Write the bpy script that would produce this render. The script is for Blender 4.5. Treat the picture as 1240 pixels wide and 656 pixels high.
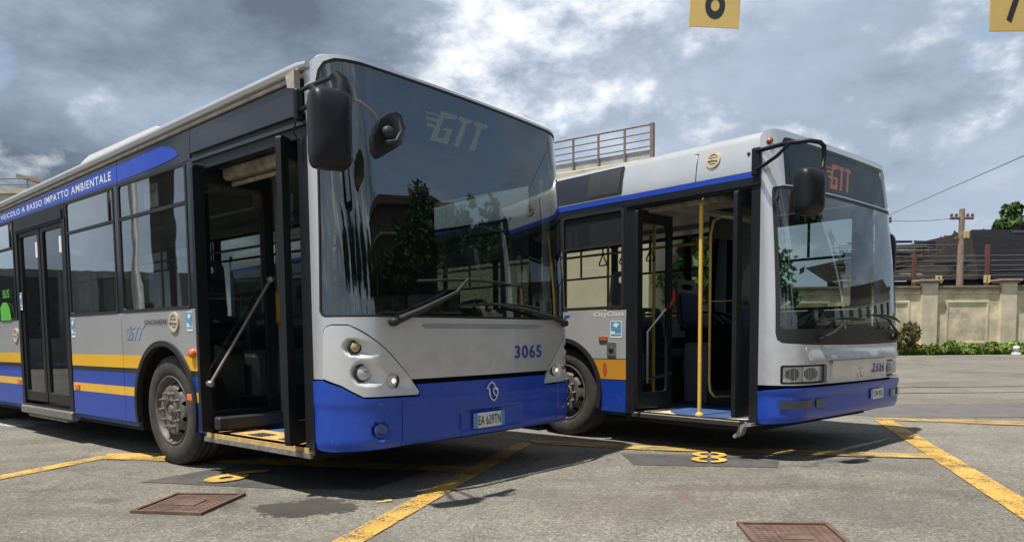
import bpy, math, bisect, random
from mathutils import Vector, Matrix
from mathutils.geometry import delaunay_2d_cdt
for o in list(bpy.data.objects): bpy.data.objects.remove(o)
SC = bpy.context.scene
COL = SC.collection
PI = math.pi
# ---------------------------------------------------------------- camera
PITCH, ROLL, CAMH, FPX = -0.0731968, -0.0092062, 1.0851, 894.44
cd_ = bpy.data.cameras.new('camera'); CAM = bpy.data.objects.new('camera', cd_); COL.objects.link(CAM)
Fv = Vector((0, math.cos(PITCH), math.sin(PITCH))); Uv = Vector((0, -math.sin(PITCH), math.cos(PITCH))); Rv = Vector((1, 0, 0))
R2 = math.cos(ROLL)*Rv + math.sin(ROLL)*Uv; U2 = -math.sin(ROLL)*Rv + math.cos(ROLL)*Uv
M = Matrix((R2, U2, -Fv)).transposed().to_4x4(); M.translation = (0, 0, CAMH); CAM.matrix_world = M
cd_.sensor_width = 36; cd_.lens = 36*FPX/1240; cd_.shift_y = 145.19/1240; cd_.clip_end = 2000; cd_.clip_start = .05
SC.camera = CAM
# ---------------------------------------------------------------- light
SUNV = Vector((-.285, -.215, 1)).normalized()          # towards the sun
elev = math.asin(SUNV.z); azim = math.atan2(SUNV.x, SUNV.y)
sl = bpy.data.lights.new('sun', 'SUN'); sl.energy = 4.9; sl.angle = math.radians(.9); sl.color = (1, .955, .88)
so = bpy.data.objects.new('sun', sl); COL.objects.link(so); so.rotation_euler = SUNV.to_track_quat('Z', 'Y').to_euler(); so.location = (0, 0, 30)
SC.view_settings.view_transform = 'Standard'; SC.view_settings.look = 'None'; SC.view_settings.exposure = 0.28; SC.view_settings.gamma = 1
W = bpy.data.worlds.new('World'); SC.world = W; W.use_nodes = True
nt = W.node_tree; nt.nodes.clear()
def N(nt, t, **k):
    n = nt.nodes.new(t)
    for a, b in k.items():
        if hasattr(n, a): setattr(n, a, b)
    return n
def mth(nt, op, a, b=None, clamp=False):
    n = N(nt, 'ShaderNodeMath', operation=op, use_clamp=clamp)
    for i, v in enumerate((a, b)):
        if v is None: continue
        if isinstance(v, (int, float)): n.inputs[i].default_value = v
        else: nt.links.new(v, n.inputs[i])
    return n.outputs[0]
def ramp(nt, fac, stops, const=False):
    r = N(nt, 'ShaderNodeValToRGB'); e = r.color_ramp.elements
    r.color_ramp.interpolation = 'CONSTANT' if const else 'LINEAR'
    while len(e) < len(stops): e.new(1)
    for i, (p, c) in enumerate(stops):
        e[i].position = p; c = c if hasattr(c, '__len__') else (c, c, c); e[i].color = (c[0], c[1], c[2], 1)
    nt.links.new(fac, r.inputs[0]); return r.outputs[0]
def mixc(nt, fac, a, b, mode='MIX'):
    m = N(nt, 'ShaderNodeMix', data_type='RGBA', blend_type=mode)
    for s, v in ((m.inputs[0], fac), (m.inputs[6], a), (m.inputs[7], b)):
        if isinstance(v, (int, float)): s.default_value = v
        elif isinstance(v, tuple): s.default_value = (v[0], v[1], v[2], 1)
        else: nt.links.new(v, s)
    return m.outputs[2]
tc = N(nt, 'ShaderNodeTexCoord'); G = tc.outputs['Generated']
sky = N(nt, 'ShaderNodeTexSky', sky_type='NISHITA', sun_disc=False, sun_elevation=elev, sun_rotation=azim, air_density=1.2, dust_density=1.5)
sep = N(nt, 'ShaderNodeSeparateXYZ'); nt.links.new(G, sep.inputs[0])
zz = mth(nt, 'ADD', mth(nt, 'MAXIMUM', sep.outputs[2], 0.0), .22)
cx = mth(nt, 'DIVIDE', sep.outputs[0], zz); cy = mth(nt, 'DIVIDE', sep.outputs[1], zz)
cmb = N(nt, 'ShaderNodeCombineXYZ'); nt.links.new(cx, cmb.inputs[0]); nt.links.new(cy, cmb.inputs[1]); cmb.inputs[2].default_value = 3.7
def noise(nt, vec, scale, detail=5, rough=.55, dist=0, lac=2.0):
    n = N(nt, 'ShaderNodeTexNoise'); n.inputs['Scale'].default_value = scale; n.inputs['Detail'].default_value = detail
    n.inputs['Roughness'].default_value = rough; n.inputs['Distortion'].default_value = dist
    if vec is not None: nt.links.new(vec, n.inputs['Vector'])
    return n.outputs[0]
def mapped(scale, loc):
    m = N(nt, 'ShaderNodeMapping'); m.inputs['Scale'].default_value = scale; m.inputs['Location'].default_value = loc; nt.links.new(G, m.inputs[0]); return m.outputs[0]
def blob(nt, px, py, r0, r1): return blobv(nt, ((px-620)/FPX, 1, (408-py)/FPX), r0, r1)
def blobv(nt, a, r0, r1):                           # soft mask about a sky direction
    a = Vector(a).normalized()
    d = N(nt, 'ShaderNodeVectorMath', operation='DOT_PRODUCT'); nt.links.new(G, d.inputs[0]); d.inputs[1].default_value = a
    m = N(nt, 'ShaderNodeMapRange', interpolation_type='SMOOTHSTEP'); nt.links.new(d.outputs['Value'], m.inputs[0])
    m.inputs[1].default_value = math.cos(r1); m.inputs[2].default_value = math.cos(r0); return m.outputs[0]
def addblobs(v, L):
    for px, py, r0, r1, k in L: v = mth(nt, 'ADD', v, mth(nt, 'MULTIPLY', blob(nt, px, py, r0, r1), k))
    return v
# grey layer behind
lay = addblobs(noise(nt, mapped((1, 1, 2.0), (2.3, .4, 1.1)), 2.4, 10, .60), [(200, 50, .03, .42, -.11), (430, 60, .02, .20, -.05), (640, 90, .03, .30, .05), (950, 90, .05, .45, .06), (1240, 300, 0, .3, .04)])
base = ramp(nt, lay, [(.28, (.12, .155, .205)), (.38, (.20, .255, .33)), (.48, (.32, .39, .49)), (.60, (.385, .455, .57)), (.72, (.52, .58, .68))])
# heaped clouds in front, lit from above
BL = [(210, 30, .03, .32, -.15), (600, 20, .0, .14, .095), (640, 110, .05, .30, .035), (70, 160, .0, .13, .09), (155, 145, 0, .07, .11), (30, 180, 0, .10, .06), (930, 190, .02, .22, .045), (1180, 150, .02, .22, .03), (760, 120, .0, .16, .04), (1150, 250, 0, .12, .0)]
d0 = noise(nt, mapped((1, 1, 1.7), (.7, 1.9, 5.2)), 3.5, 12, .60); d1 = noise(nt, mapped((1, 1, 1.7), (.7-.012, 1.9-.008, 5.2+.05)), 3.5, 12, .60)
dd = addblobs(d0, BL)
mask = ramp(nt, dd, [(.50, 0), (.56, .5), (.65, 1)])
lit = mth(nt, 'ADD', mth(nt, 'MULTIPLY', mth(nt, 'SUBTRACT', d0, d1), 2.6), mth(nt, 'ADD', mth(nt, 'MULTIPLY', dd, .9), .02))
puff = ramp(nt, lit, [(.36, (.28, .34, .43)), (.48, (.40, .465, .57)), (.58, (.54, .60, .69)), (.70, (.74, .77, .82)), (.84, (.90, .905, .92))])
cloud = mixc(nt, mask, base, puff)
gapn = noise(nt, cmb.outputs[0], 1.5, 6, .55, .4)
gapn = mth(nt, 'ADD', gapn, mth(nt, 'MULTIPLY', blobv(nt, (1.0, -.05, .46), .12, .40), .35))
gapn = mth(nt, 'ADD', gapn, mth(nt, 'MULTIPLY', blob(nt, 1185, 85, .0, .07), .16))
gapn = mth(nt, 'ADD', gapn, mth(nt, 'MULTIPLY', blob(nt, 5, 75, .0, .05), .16))
gap = ramp(nt, gapn, [(.60, 0), (.72, .85)])
skyc = N(nt, 'ShaderNodeVectorMath', operation='SCALE'); nt.links.new(sky.outputs[0], skyc.inputs[0]); skyc.inputs[3].default_value = .15
colr = mixc(nt, gap, cloud, skyc.outputs[0])
hz = ramp(nt, mth(nt, 'MAXIMUM', sep.outputs[2], 0), [(0, .75), (.16, 0)])
colr = mixc(nt, hz, colr, (.46, .54, .66))
colr = mixc(nt, 1.0, colr, ramp(nt, sep.outputs[2], [(.50, 1), (.85, .42)]), 'MULTIPLY')
bg = N(nt, 'ShaderNodeBackground'); nt.links.new(colr, bg.inputs[0]); bg.inputs[1].default_value = 1.0
out = N(nt, 'ShaderNodeOutputWorld'); nt.links.new(bg.outputs[0], out.inputs[0])

# ---------------------------------------------------------------- materials
MATS = {}
def mat(name, col, rough=.5, metal=0, var=.0, vscale=3, bump=0, bscale=200, coat=0, emit=None, spec=.5, dirt=0, bands=None, bdist=.004, scuff=0):
    if name in MATS: return MATS[name]
    m = bpy.data.materials.new(name); m.use_nodes = True; MATS[name] = m
    nt = m.node_tree; b = nt.nodes['Principled BSDF']
    b.inputs['Roughness'].default_value = rough; b.inputs['Metallic'].default_value = metal
    b.inputs['Specular IOR Level'].default_value = spec; b.inputs['Coat Weight'].default_value = coat; b.inputs['Coat Roughness'].default_value = .06
    tc = N(nt, 'ShaderNodeTexCoord'); O = tc.outputs['Object']
    c = (col[0], col[1], col[2])
    if bands:
        sp = N(nt, 'ShaderNodeSeparateXYZ'); nt.links.new(O, sp.inputs[0])
        c = ramp(nt, mth(nt, 'DIVIDE', sp.outputs[2], 3.0), [(z/3.0, cc) for z, cc in bands], True)
    if var:
        f = ramp(nt, noise(nt, O, vscale, 6, .6), [(.3, 1-var), (.7, 1+var)])
        c = mixc(nt, 1.0, c, f, 'MULTIPLY')
    if dirt:
        sp2 = N(nt, 'ShaderNodeSeparateXYZ'); nt.links.new(O, sp2.inputs[0])
        hgt = N(nt, 'ShaderNodeMapRange'); nt.links.new(sp2.outputs[2], hgt.inputs[0]); hgt.inputs[1].default_value = 1.3; hgt.inputs[2].default_value = .3
        dn = ramp(nt, noise(nt, O, 6, 8, .7, .5), [(.42, 0), (.75, 1)])
        f = mth(nt, 'MULTIPLY', mth(nt, 'ADD', mth(nt, 'MULTIPLY', hgt.outputs[0], .8), .15), mth(nt, 'MULTIPLY', dn, dirt), True)
        c = mixc(nt, f, c, (.17, .14, .11))
        rr = mth(nt, 'ADD', mth(nt, 'MULTIPLY', f, .5), rough, True); nt.links.new(rr, b.inputs['Roughness'])
    if scuff:
        mp = N(nt, 'ShaderNodeMapping'); mp.inputs['Scale'].default_value = (9, 9, 60); mp.inputs['Rotation'].default_value = (.12, .05, 0); nt.links.new(O, mp.inputs[0])
        a1 = ramp(nt, noise(nt, mp.outputs[0], 1.6, 4, .6), [(.66, 0), (.70, 1)]); a2 = ramp(nt, noise(nt, O, 2.1, 3, .5), [(.50, 0), (.62, scuff)])
        c = mixc(nt, mth(nt, 'MULTIPLY', a1, a2), c, (.42, .42, .42))
        a3 = ramp(nt, noise(nt, O, 38, 3, .6), [(.70, 0), (.73, scuff)]); c = mixc(nt, a3, c, (.30, .29, .28))
    if isinstance(c, tuple): b.inputs['Base Color'].default_value = (*c, 1)
    else: nt.links.new(c, b.inputs['Base Color'])
    if bump:
        bp = N(nt, 'ShaderNodeBump'); bp.inputs['Strength'].default_value = bump; bp.inputs['Distance'].default_value = bdist
        nt.links.new(noise(nt, O, bscale, 4, .6), bp.inputs['Height']); nt.links.new(bp.outputs[0], b.inputs['Normal'])
    if emit:
        b.inputs['Emission Color'].default_value = (*emit[:3], 1); b.inputs['Emission Strength'].default_value = emit[3]
    return m
def glassm(name, tint, refl=1.0, wave=.0, film=0):
    m = bpy.data.materials.new(name); m.use_nodes = True; MATS[name] = m; nt = m.node_tree; nt.nodes.clear()
    o = N(nt, 'ShaderNodeOutputMaterial'); mx = N(nt, 'ShaderNodeMixShader'); t = N(nt, 'ShaderNodeBsdfTransparent'); g = N(nt, 'ShaderNodeBsdfGlossy')
    t.inputs[0].default_value = (*tint, 1); g.inputs['Roughness'].default_value = .008; g.inputs['Color'].default_value = (.95, 1, 1, 1)
    ge = N(nt, 'ShaderNodeNewGeometry'); dt = N(nt, 'ShaderNodeVectorMath', operation='DOT_PRODUCT'); nt.links.new(ge.outputs['Incoming'], dt.inputs[0]); nt.links.new(ge.outputs['Normal'], dt.inputs[1])
    cs_ = mth(nt, 'POWER', mth(nt, 'SUBTRACT', 1.0, mth(nt, 'ABSOLUTE', dt.outputs['Value'])), 5.0)
    fac = mth(nt, 'MULTIPLY', mth(nt, 'ADD', mth(nt, 'MULTIPLY', cs_, .91), .085), refl, True)      # both faces of the pane
    nt.links.new(fac, mx.inputs[0]); nt.links.new(t.outputs[0], mx.inputs[1]); nt.links.new(g.outputs[0], mx.inputs[2])
    src = mx
    if film:                                         # a thin film of dust on the pane
        d = N(nt, 'ShaderNodeBsdfDiffuse'); d.inputs[0].default_value = (.35, .36, .36, 1); m2 = N(nt, 'ShaderNodeMixShader')
        tc = N(nt, 'ShaderNodeTexCoord'); mp = N(nt, 'ShaderNodeMapping'); mp.inputs['Scale'].default_value = (3, 3, 1.2); nt.links.new(tc.outputs['Object'], mp.inputs[0])
        nt.links.new(ramp(nt, noise(nt, mp.outputs[0], 2.2, 6, .7), [(.35, film*.3), (.62, film), (.78, film*3.5)]), m2.inputs[0])
        nt.links.new(mx.outputs[0], m2.inputs[1]); nt.links.new(d.outputs[0], m2.inputs[2]); src = m2
    if wave:
        tc = N(nt, 'ShaderNodeTexCoord'); bp = N(nt, 'ShaderNodeBump'); bp.inputs['Strength'].default_value = wave; bp.inputs['Distance'].default_value = .02
        nt.links.new(noise(nt, tc.outputs['Object'], 2.5, 1, .4), bp.inputs['Height']); nt.links.new(bp.outputs[0], g.inputs['Normal'])
    nt.links.new(src.outputs[0], o.inputs[0]); return m
BLUE = (.003, .056, .43); YEL = (.90, .51, .022)
SIL = mat('silver_paint', (.66, .67, .685), .33, .55, .05, 2.5, coat=.5, dirt=.55, scuff=.25, bump=.06, bscale=1.6, bdist=.05)
SIL2 = mat('pale_silver_paint', (.62, .63, .645), .34, .55, .05, 2.5, coat=.5, dirt=.22, bump=.05, bscale=1.6, bdist=.05)
CLU = mat('lamp_housing_silver', (.62, .63, .63), .33, .25, .03, 4, coat=.4, dirt=.25)
WHT = mat('roof_white', (.66, .66, .64), .42, 0, .08, 4, dirt=.1)
BLU = mat('blue_paint', BLUE, .36, 0, .10, 2.5, coat=.3, dirt=.12, scuff=.55, bump=.05, bscale=2, bdist=.05)
BLU2 = mat('banner_blue', (.012, .06, .46), .45, 0, .04, 3, coat=.2)
DGR = mat('dark_cant_paint', (.016, .020, .030), .28, 0, .12, 2, coat=.4, spec=.3, bump=.03, bscale=2, bdist=.05)
BLK = mat('black_rubber', (.016, .016, .017), .6, 0, .25, 12, bump=.2, bscale=120, bdist=.001)
DRF = mat('dark_door_frame', (.012, .013, .016), .45, 0, .15, 6, dirt=.08, spec=.35)
PLA = mat('mirror_plastic', (.012, .013, .017), .42, 0, .25, 8, spec=.28, bump=.15, bscale=400, bdist=.0006)
TYR = mat('tyre_rubber', (.035, .034, .033), .85, 0, .3, 14, bump=.4, bscale=90, bdist=.002, dirt=.5)
RIM = mat('worn_wheel_steel', (.13, .12, .11), .6, .3, .35, 16, dirt=.5, bump=.3, bscale=60, bdist=.001)
STL = mat('steel', (.24, .23, .22), .45, .6, .2, 15)
CHR = mat('chrome', (.75, .76, .78), .12, 1)
BAR = mat('brushed_handrail', (.30, .26, .22), .35, .7, .15, 20)
YPL = mat('yellow_handrail', (.80, .50, .09), .35, 0, .08, 10, coat=.3)
FLB = mat('blue_floor_covering', (.035, .09, .24), .6, 0, .2, 14, dirt=.35)
FLY = mat('yellow_sill_covering', (.62, .40, .13), .6, 0, .3, 9, dirt=.9)
FLC = mat('cream_sill_covering', (.70, .60, .42), .6, 0, .25, 9, dirt=.6)
CEI = mat('ceiling_panel', (.22, .22, .21), .5, 0, .05, 4)
CREAM = mat('cream_plastic', (.50, .42, .29), .5, 0, .3, 12)
GRI = mat('interior_grey', (.13, .135, .145), .55, 0, .12, 6)
GRD = mat('interior_dark', (.03, .031, .034), .6, 0, .15, 6)
SEA = mat('seat_blue', (.02, .035, .11), .7, 0, .2, 20)
SEG = mat('seat_grey_shell', (.11, .115, .12), .45, 0, .1, 8)
ORL = mat('orange_lens', (.75, .16, .02), .2, 0, coat=.6)
ORD = mat('faded_amber_lens', (.35, .12, .05), .3, 0, .3, 30)
LEN = mat('clear_lamp_lens', (.55, .56, .55), .08, .3, .3, 60, coat=1)
REF = mat('lamp_reflector', (.86, .87, .86), .3, .1)
WRM = mat('warm_lamp_glow', (.9, .75, .5), .2, 0, emit=(1, .72, .38, 1.1))
PLW = mat('plate_white', (.72, .73, .72), .4, 0, .06, 30, dirt=.2)
INK = mat('dark_ink', (.02, .022, .03), .5)
NAV = mat('number_blue', (.03, .055, .30), .45)
LGB = mat('light_blue_print', (.07, .30, .50), .5)
PGB = mat('pale_logo_print', (.22, .30, .45), .5)
WTX = mat('white_lettering', (.74, .76, .78), .5)
MIR = mat('mirror_glass', (.8, .82, .84), .03, 1)
LEDG = mat('led_green', (.25, .26, .10), .5, emit=(.72, .66, .20, .26))
LEDO = mat('led_orange', (.5, .12, .02), .5, emit=(1, .30, .07, .42))
LEDK = mat('display_black', (.018, .020, .022), .5)
LIN = mat('inner_liner', (.01, .01, .011), .9)
GW1 = glassm('windscreen_glass', (.40, .46, .45), 1.6, .006, .006)
GS1 = glassm('side_glass_tinted', (.42, .46, .45), 2.2, .05, .02)
GD1 = glassm('door_glass_tinted', (.60, .64, .62), 1.1, .02, .012)
GW2 = glassm('windscreen_glass_clear', (.50, .57, .55), 1.35, .02, .010)
GDS = glassm('display_cover_glass', (.7, .74, .72), .5, .02, 0)
GS2 = glassm('side_glass_clear', (.80, .84, .82), .7, .03, .012)

# ---------------------------------------------------------------- object helpers
def link(name, me, m, parent=None):
    o = bpy.data.objects.new(name, me); COL.objects.link(o)
    if m is not None: me.materials.append(m)
    if parent is not None: o.parent = parent
    return o
def tag(o, label=None, cat=None, group=None, kind=None):
    if label: o['label'] = label
    if cat: o['category'] = cat
    if group: o['group'] = group
    if kind: o['kind'] = kind
    return o
def empty(name, loc=(0, 0, 0), rz=0):
    o = bpy.data.objects.new(name, None); COL.objects.link(o); o.location = loc; o.rotation_euler = (0, 0, rz); o.empty_display_size = .2
    return o
class MB:
    def __init__(s): s.v = []; s.f = []; s.sm = []; s.nrm = {}
    def add(s, v, f, sm=False):
        n = len(s.v); s.v += [tuple(a) for a in v]; s.f += [tuple(i+n for i in q) for q in f]; s.sm += [sm]*len(f); return s
    def box(s, x0, x1, y0, y1, z0, z1, b=0, R=None):
        """box, optionally with chamfered edges (b) and rotated/moved by matrix R"""
        x0, x1 = min(x0, x1), max(x0, x1); y0, y1 = min(y0, y1), max(y0, y1); z0, z1 = min(z0, z1), max(z0, z1)
        b = min(b, (x1-x0)*.45, (y1-y0)*.45, (z1-z0)*.45)
        if b <= 0:
            v = [(x, y, z) for z in (z0, z1) for y in (y0, y1) for x in (x0, x1)]
            f = [(0, 2, 3, 1), (4, 5, 7, 6), (0, 1, 5, 4), (2, 6, 7, 3), (0, 4, 6, 2), (1, 3, 7, 5)]
        else:
            C = [(x0, x1), (y0, y1), (z0, z1)]; v = []; idx = {}
            for sx in (0, 1):
                for sy in (0, 1):
                    for sz in (0, 1):
                        for a in range(3):
                            p = [C[0][sx], C[1][sy], C[2][sz]]
                            for k, sg in enumerate((sx, sy, sz)):
                                if k != a: p[k] += b*(1 if sg == 0 else -1)
                            idx[(sx, sy, sz, a)] = len(v); v.append(tuple(p))
            f = []
            S = (0, 1)
            for sg in S:
                f.append([idx[(sg, a, c, 0)] for a, c in ((0, 0), (1, 0), (1, 1), (0, 1))])
                f.append([idx[(a, sg, c, 1)] for a, c in ((0, 0), (1, 0), (1, 1), (0, 1))])
                f.append([idx[(a, c, sg, 2)] for a, c in ((0, 0), (1, 0), (1, 1), (0, 1))])
            for p in S:
                for q in S:
                    f.append([idx[(0, p, q, 1)], idx[(1, p, q, 1)], idx[(1, p, q, 2)], idx[(0, p, q, 2)]])
                    f.append([idx[(p, 0, q, 0)], idx[(p, 1, q, 0)], idx[(p, 1, q, 2)], idx[(p, 0, q, 2)]])
                    f.append([idx[(p, q, 0, 0)], idx[(p, q, 1, 0)], idx[(p, q, 1, 1)], idx[(p, q, 0, 1)]])
            for p in S:
                for q in S:
                    for r in S: f.append([idx[(p, q, r, a)] for a in range(3)])
        if R is not None: v = [tuple(R @ Vector(a)) for a in v]
        return s.add(v, f)
    def tube(s, pts, r, n=10, closed=False, cap=True, rs=None):
        pts = [Vector(p) for p in pts]; m = len(pts); up = None; rings = []
        for i, p in enumerate(pts):
            a = pts[i-1] if (i > 0 or closed) else p; b = pts[(i+1) % m] if (i < m-1 or closed) else p
            t = (b-a).normalized()
            if up is None: up = t.orthogonal().normalized()
            up = (up - t*up.dot(t)).normalized(); w = t.cross(up); rr = rs[i] if rs else r
            rings.append([p+(up*math.cos(2*PI*k/n)+w*math.sin(2*PI*k/n))*rr for k in range(n)])
        v = [q for ring in rings for q in ring]; f = []
        for i in range(m if closed else m-1):
            for k in range(n):
                a = i*n; b = ((i+1) % m)*n; f.append((a+k, a+(k+1) % n, b+(k+1) % n, b+k))
        s.add(v, f, True)
        if cap and not closed:
            s.add(rings[0], [tuple(range(n))]); s.add(rings[-1], [tuple(range(n))])
        return s
    def lathe(s, prof, c, ax, n=32, sm=True, close=False):
        """prof = [(radius, height along axis)]"""
        ax = Vector(ax).normalized(); u = ax.orthogonal().normalized(); w = ax.cross(u); c = Vector(c); v = []
        for r, h in prof:
            for k in range(n): v.append(c+ax*h+(u*math.cos(2*PI*k/n)+w*math.sin(2*PI*k/n))*r)
        f = []; m = len(prof)
        for i in range(m if close else m-1):
            for k in range(n): a = i*n; b = ((i+1) % m)*n; f.append((a+k, a+(k+1) % n, b+(k+1) % n, b+k))
        return s.add(v, f, sm)
    def prism(s, poly, axis, a, b):
        """poly of 2D points extruded along axis (0,1,2) from a to b"""
        def P(p, t):
            q = list(p); q.insert(axis, t); return tuple(q)
        n = len(poly); v = [P(p, a) for p in poly]+[P(p, b) for p in poly]
        f = [tuple(range(n)), tuple(range(n, 2*n))]+[(i, (i+1) % n, n+(i+1) % n, n+i) for i in range(n)]
        return s.add(v, f)
    def build(s, name, m, parent=None, fix=True):
        me = bpy.data.meshes.new(name); me.from_pydata(s.v, [], s.f); 
        me.polygons.foreach_set('use_smooth', s.sm)
        if fix and not s.nrm:
            import bmesh
            bm = bmesh.new(); bm.from_mesh(me); bmesh.ops.recalc_face_normals(bm, faces=bm.faces); bm.to_mesh(me); bm.free()
        me.update()
        if s.nrm: me.normals_split_custom_set_from_vertices([s.nrm.get(i, (0, 0, 0)) for i in range(len(s.v))])
        return link(name, me, m, parent)
def dens(poly, st):
    out = []
    for i, a in enumerate(poly):
        b = poly[(i+1) % len(poly)]; d = math.dist(a, b); k = max(1, math.ceil(d/st))
        out += [(a[0]+(b[0]-a[0])*j/k, a[1]+(b[1]-a[1])*j/k) for j in range(k)]
    return out
def inside(p, poly):
    x, y = p; c = False; n = len(poly)
    for i in range(n):
        x1, y1 = poly[i]; x2, y2 = poly[(i+1) % n]
        if (y1 > y) != (y2 > y) and x < (x2-x1)*(y-y1)/(y2-y1)+x1: c = not c
    return c
def sheet(mb, outer, holes, fn, th=.01, step=.1, inner=None, off=0):
    """sheet metal: outline and holes in 2D mapped by fn(a,b,off); off may be a function"""
    OF = off if callable(off) else (lambda a, b: off)
    loops = [dens(outer, step)]+[dens(h, step) for h in holes]
    V = []; E = []
    for lp in loops:
        n0 = len(V); V += lp; E += [(n0+i, n0+(i+1) % len(lp)) for i in range(len(lp))]
    nb = len(V); st = inner or step
    xs = [p[0] for p in outer]; ys = [p[1] for p in outer]
    nx = int((max(xs)-min(xs))/st)+1; ny = int((max(ys)-min(ys))/st)+1
    edgepts = V[:]
    cell = {}
    for p in edgepts: cell.setdefault((int(p[0]//st), int(p[1]//st)), []).append(p)
    for i in range(nx+1):
        for j in range(ny+1):
            p = (min(xs)+(i+.5)*st, min(ys)+(j+.5)*st)
            if not inside(p, loops[0]) or any(inside(p, h) for h in loops[1:]): continue
            k = (int(p[0]//st), int(p[1]//st))
            if any(math.dist(p, q) < st*.4 for a in (-1, 0, 1) for b in (-1, 0, 1) for q in cell.get((k[0]+a, k[1]+b), ())): continue
            V.append(p)
    r = delaunay_2d_cdt([Vector(p) for p in V], E, [], 0, 1e-6)
    vv = r[0]; ff = []
    for t in r[2]:
        c = (sum(vv[i][0] for i in t)/len(t), sum(vv[i][1] for i in t)/len(t))
        if inside(c, outer) and not any(inside(c, h) for h in holes): ff.append(t)
    pt = lambda a, b, d=0: Vector(fn(a, b, OF(a, b)+d))
    front = [pt(p[0], p[1]) for p in vv]; nn = []; h = .0015
    for k, p in enumerate(vv):
        o_ = pt(p[0], p[1], .01)-front[k]; n_ = (pt(p[0]+h, p[1])-pt(p[0]-h, p[1])).cross(pt(p[0], p[1]+h)-pt(p[0], p[1]-h))
        n_ = n_.normalized() if n_.length > 1e-12 else o_.normalized(); nn.append(n_ if n_.dot(o_) > 0 else -n_)
    fo = []
    for t in ff:
        g_ = (front[t[1]]-front[t[0]]).cross(front[t[2]]-front[t[0]]); fo.append(tuple(t) if g_.dot(nn[t[0]]+nn[t[1]]+nn[t[2]]) > 0 else tuple(reversed(t)))
    n0 = len(mb.v); mb.add(front, fo, True)
    for k, n_ in enumerate(nn): mb.nrm[n0+k] = tuple(n_)
    if th:
        back = [pt(p[0], p[1], -th) for p in vv]; n0 = len(mb.v); mb.add(back, [tuple(reversed(f)) for f in fo], True)
        for k, n_ in enumerate(nn): mb.nrm[n0+k] = tuple(-n_)
        for lp in loops:
            n = len(lp); a = [fn(p[0], p[1], OF(p[0], p[1])) for p in lp]; b = [fn(p[0], p[1], OF(p[0], p[1])-th) for p in lp]
            mb.add(a+b, [(i, (i+1) % n, n+(i+1) % n, n+i) for i in range(n)])
    return mb
def panel(name, outer, holes, fn, m, parent, th=.01, step=.1, inner=None, off=0):
    return sheet(MB(), outer, holes, fn, th, step, inner, off).build(name, m, parent)
def rrect(x0, x1, y0, y1, r, n=5):
    r = min(r, (x1-x0)*.49, (y1-y0)*.49); o = []
    for cx, cy, a0 in ((x1-r, y1-r, 0), (x0+r, y1-r, 90), (x0+r, y0+r, 180), (x1-r, y0+r, 270)):
        for i in range(n+1):
            a = math.radians(a0+90*i/n); o.append((cx+r*math.cos(a), cy+r*math.sin(a)))
    return o
def circ(cx, cy, r, n=20, ry=None): return [(cx+r*math.cos(2*PI*i/n), cy+(ry or r)*math.sin(2*PI*i/n)) for i in range(n)]
def text_verts(txt, size, bold=0, spacing=1.0, extr=.0):
    cu = bpy.data.curves.new('t', 'FONT'); cu.body = txt; cu.size = size; cu.offset = bold; cu.space_character = spacing; cu.extrude = 0
    cu.align_x = 'CENTER'; cu.align_y = 'CENTER'; cu.fill_mode = 'FRONT'; cu.resolution_u = 4
    o = bpy.data.objects.new('t', cu); COL.objects.link(o); bpy.context.view_layer.update()
    dg = bpy.context.evaluated_depsgraph_get(); me = o.evaluated_get(dg).to_mesh()
    v = [tuple(a.co) for a in me.vertices]; f = [tuple(p.vertices) for p in me.polygons]
    o.evaluated_get(dg).to_mesh_clear(); bpy.data.objects.remove(o); bpy.data.curves.remove(cu)
    xs = [a[0] for a in v]; ys = [a[1] for a in v]; mx, my = (min(xs)+max(xs))/2, (min(ys)+max(ys))/2
    return [(a[0]-mx, a[1]-my) for a in v], f, max(xs)-min(xs), max(ys)-min(ys)
def lettering(name, txt, fn, m, parent, w, h, bold=0, spacing=1.0, th=.0015):
    """text of width w and height h mapped by fn(x, y, off)"""
    v, f, tw, thh = text_verts(txt, 1, bold, spacing)
    sx, sy = w/tw, h/thh; n = len(v)
    mb = MB(); mb.add([fn(a[0]*sx, a[1]*sy, th) for a in v], f)
    return mb.build(name, m, parent, fix=False)
def shear(p, k=.28): return (p[0]+k*(p[1]-.5), p[1])
GTT = [(.10, .42, .84, 1), (.10, .20, 0, 1), (.10, .42, 0, .16), (.32, .42, 0, .52), (.24, .42, .38, .52),
       (.46, .71, .84, 1), (.54, .64, 0, .84), (.76, 1.04, .84, 1), (.85, .95, 0, .84), (-.10, .10, .60, .68), (-.04, .10, .40, .48), (-.16, .30, .78, .86)]
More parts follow.
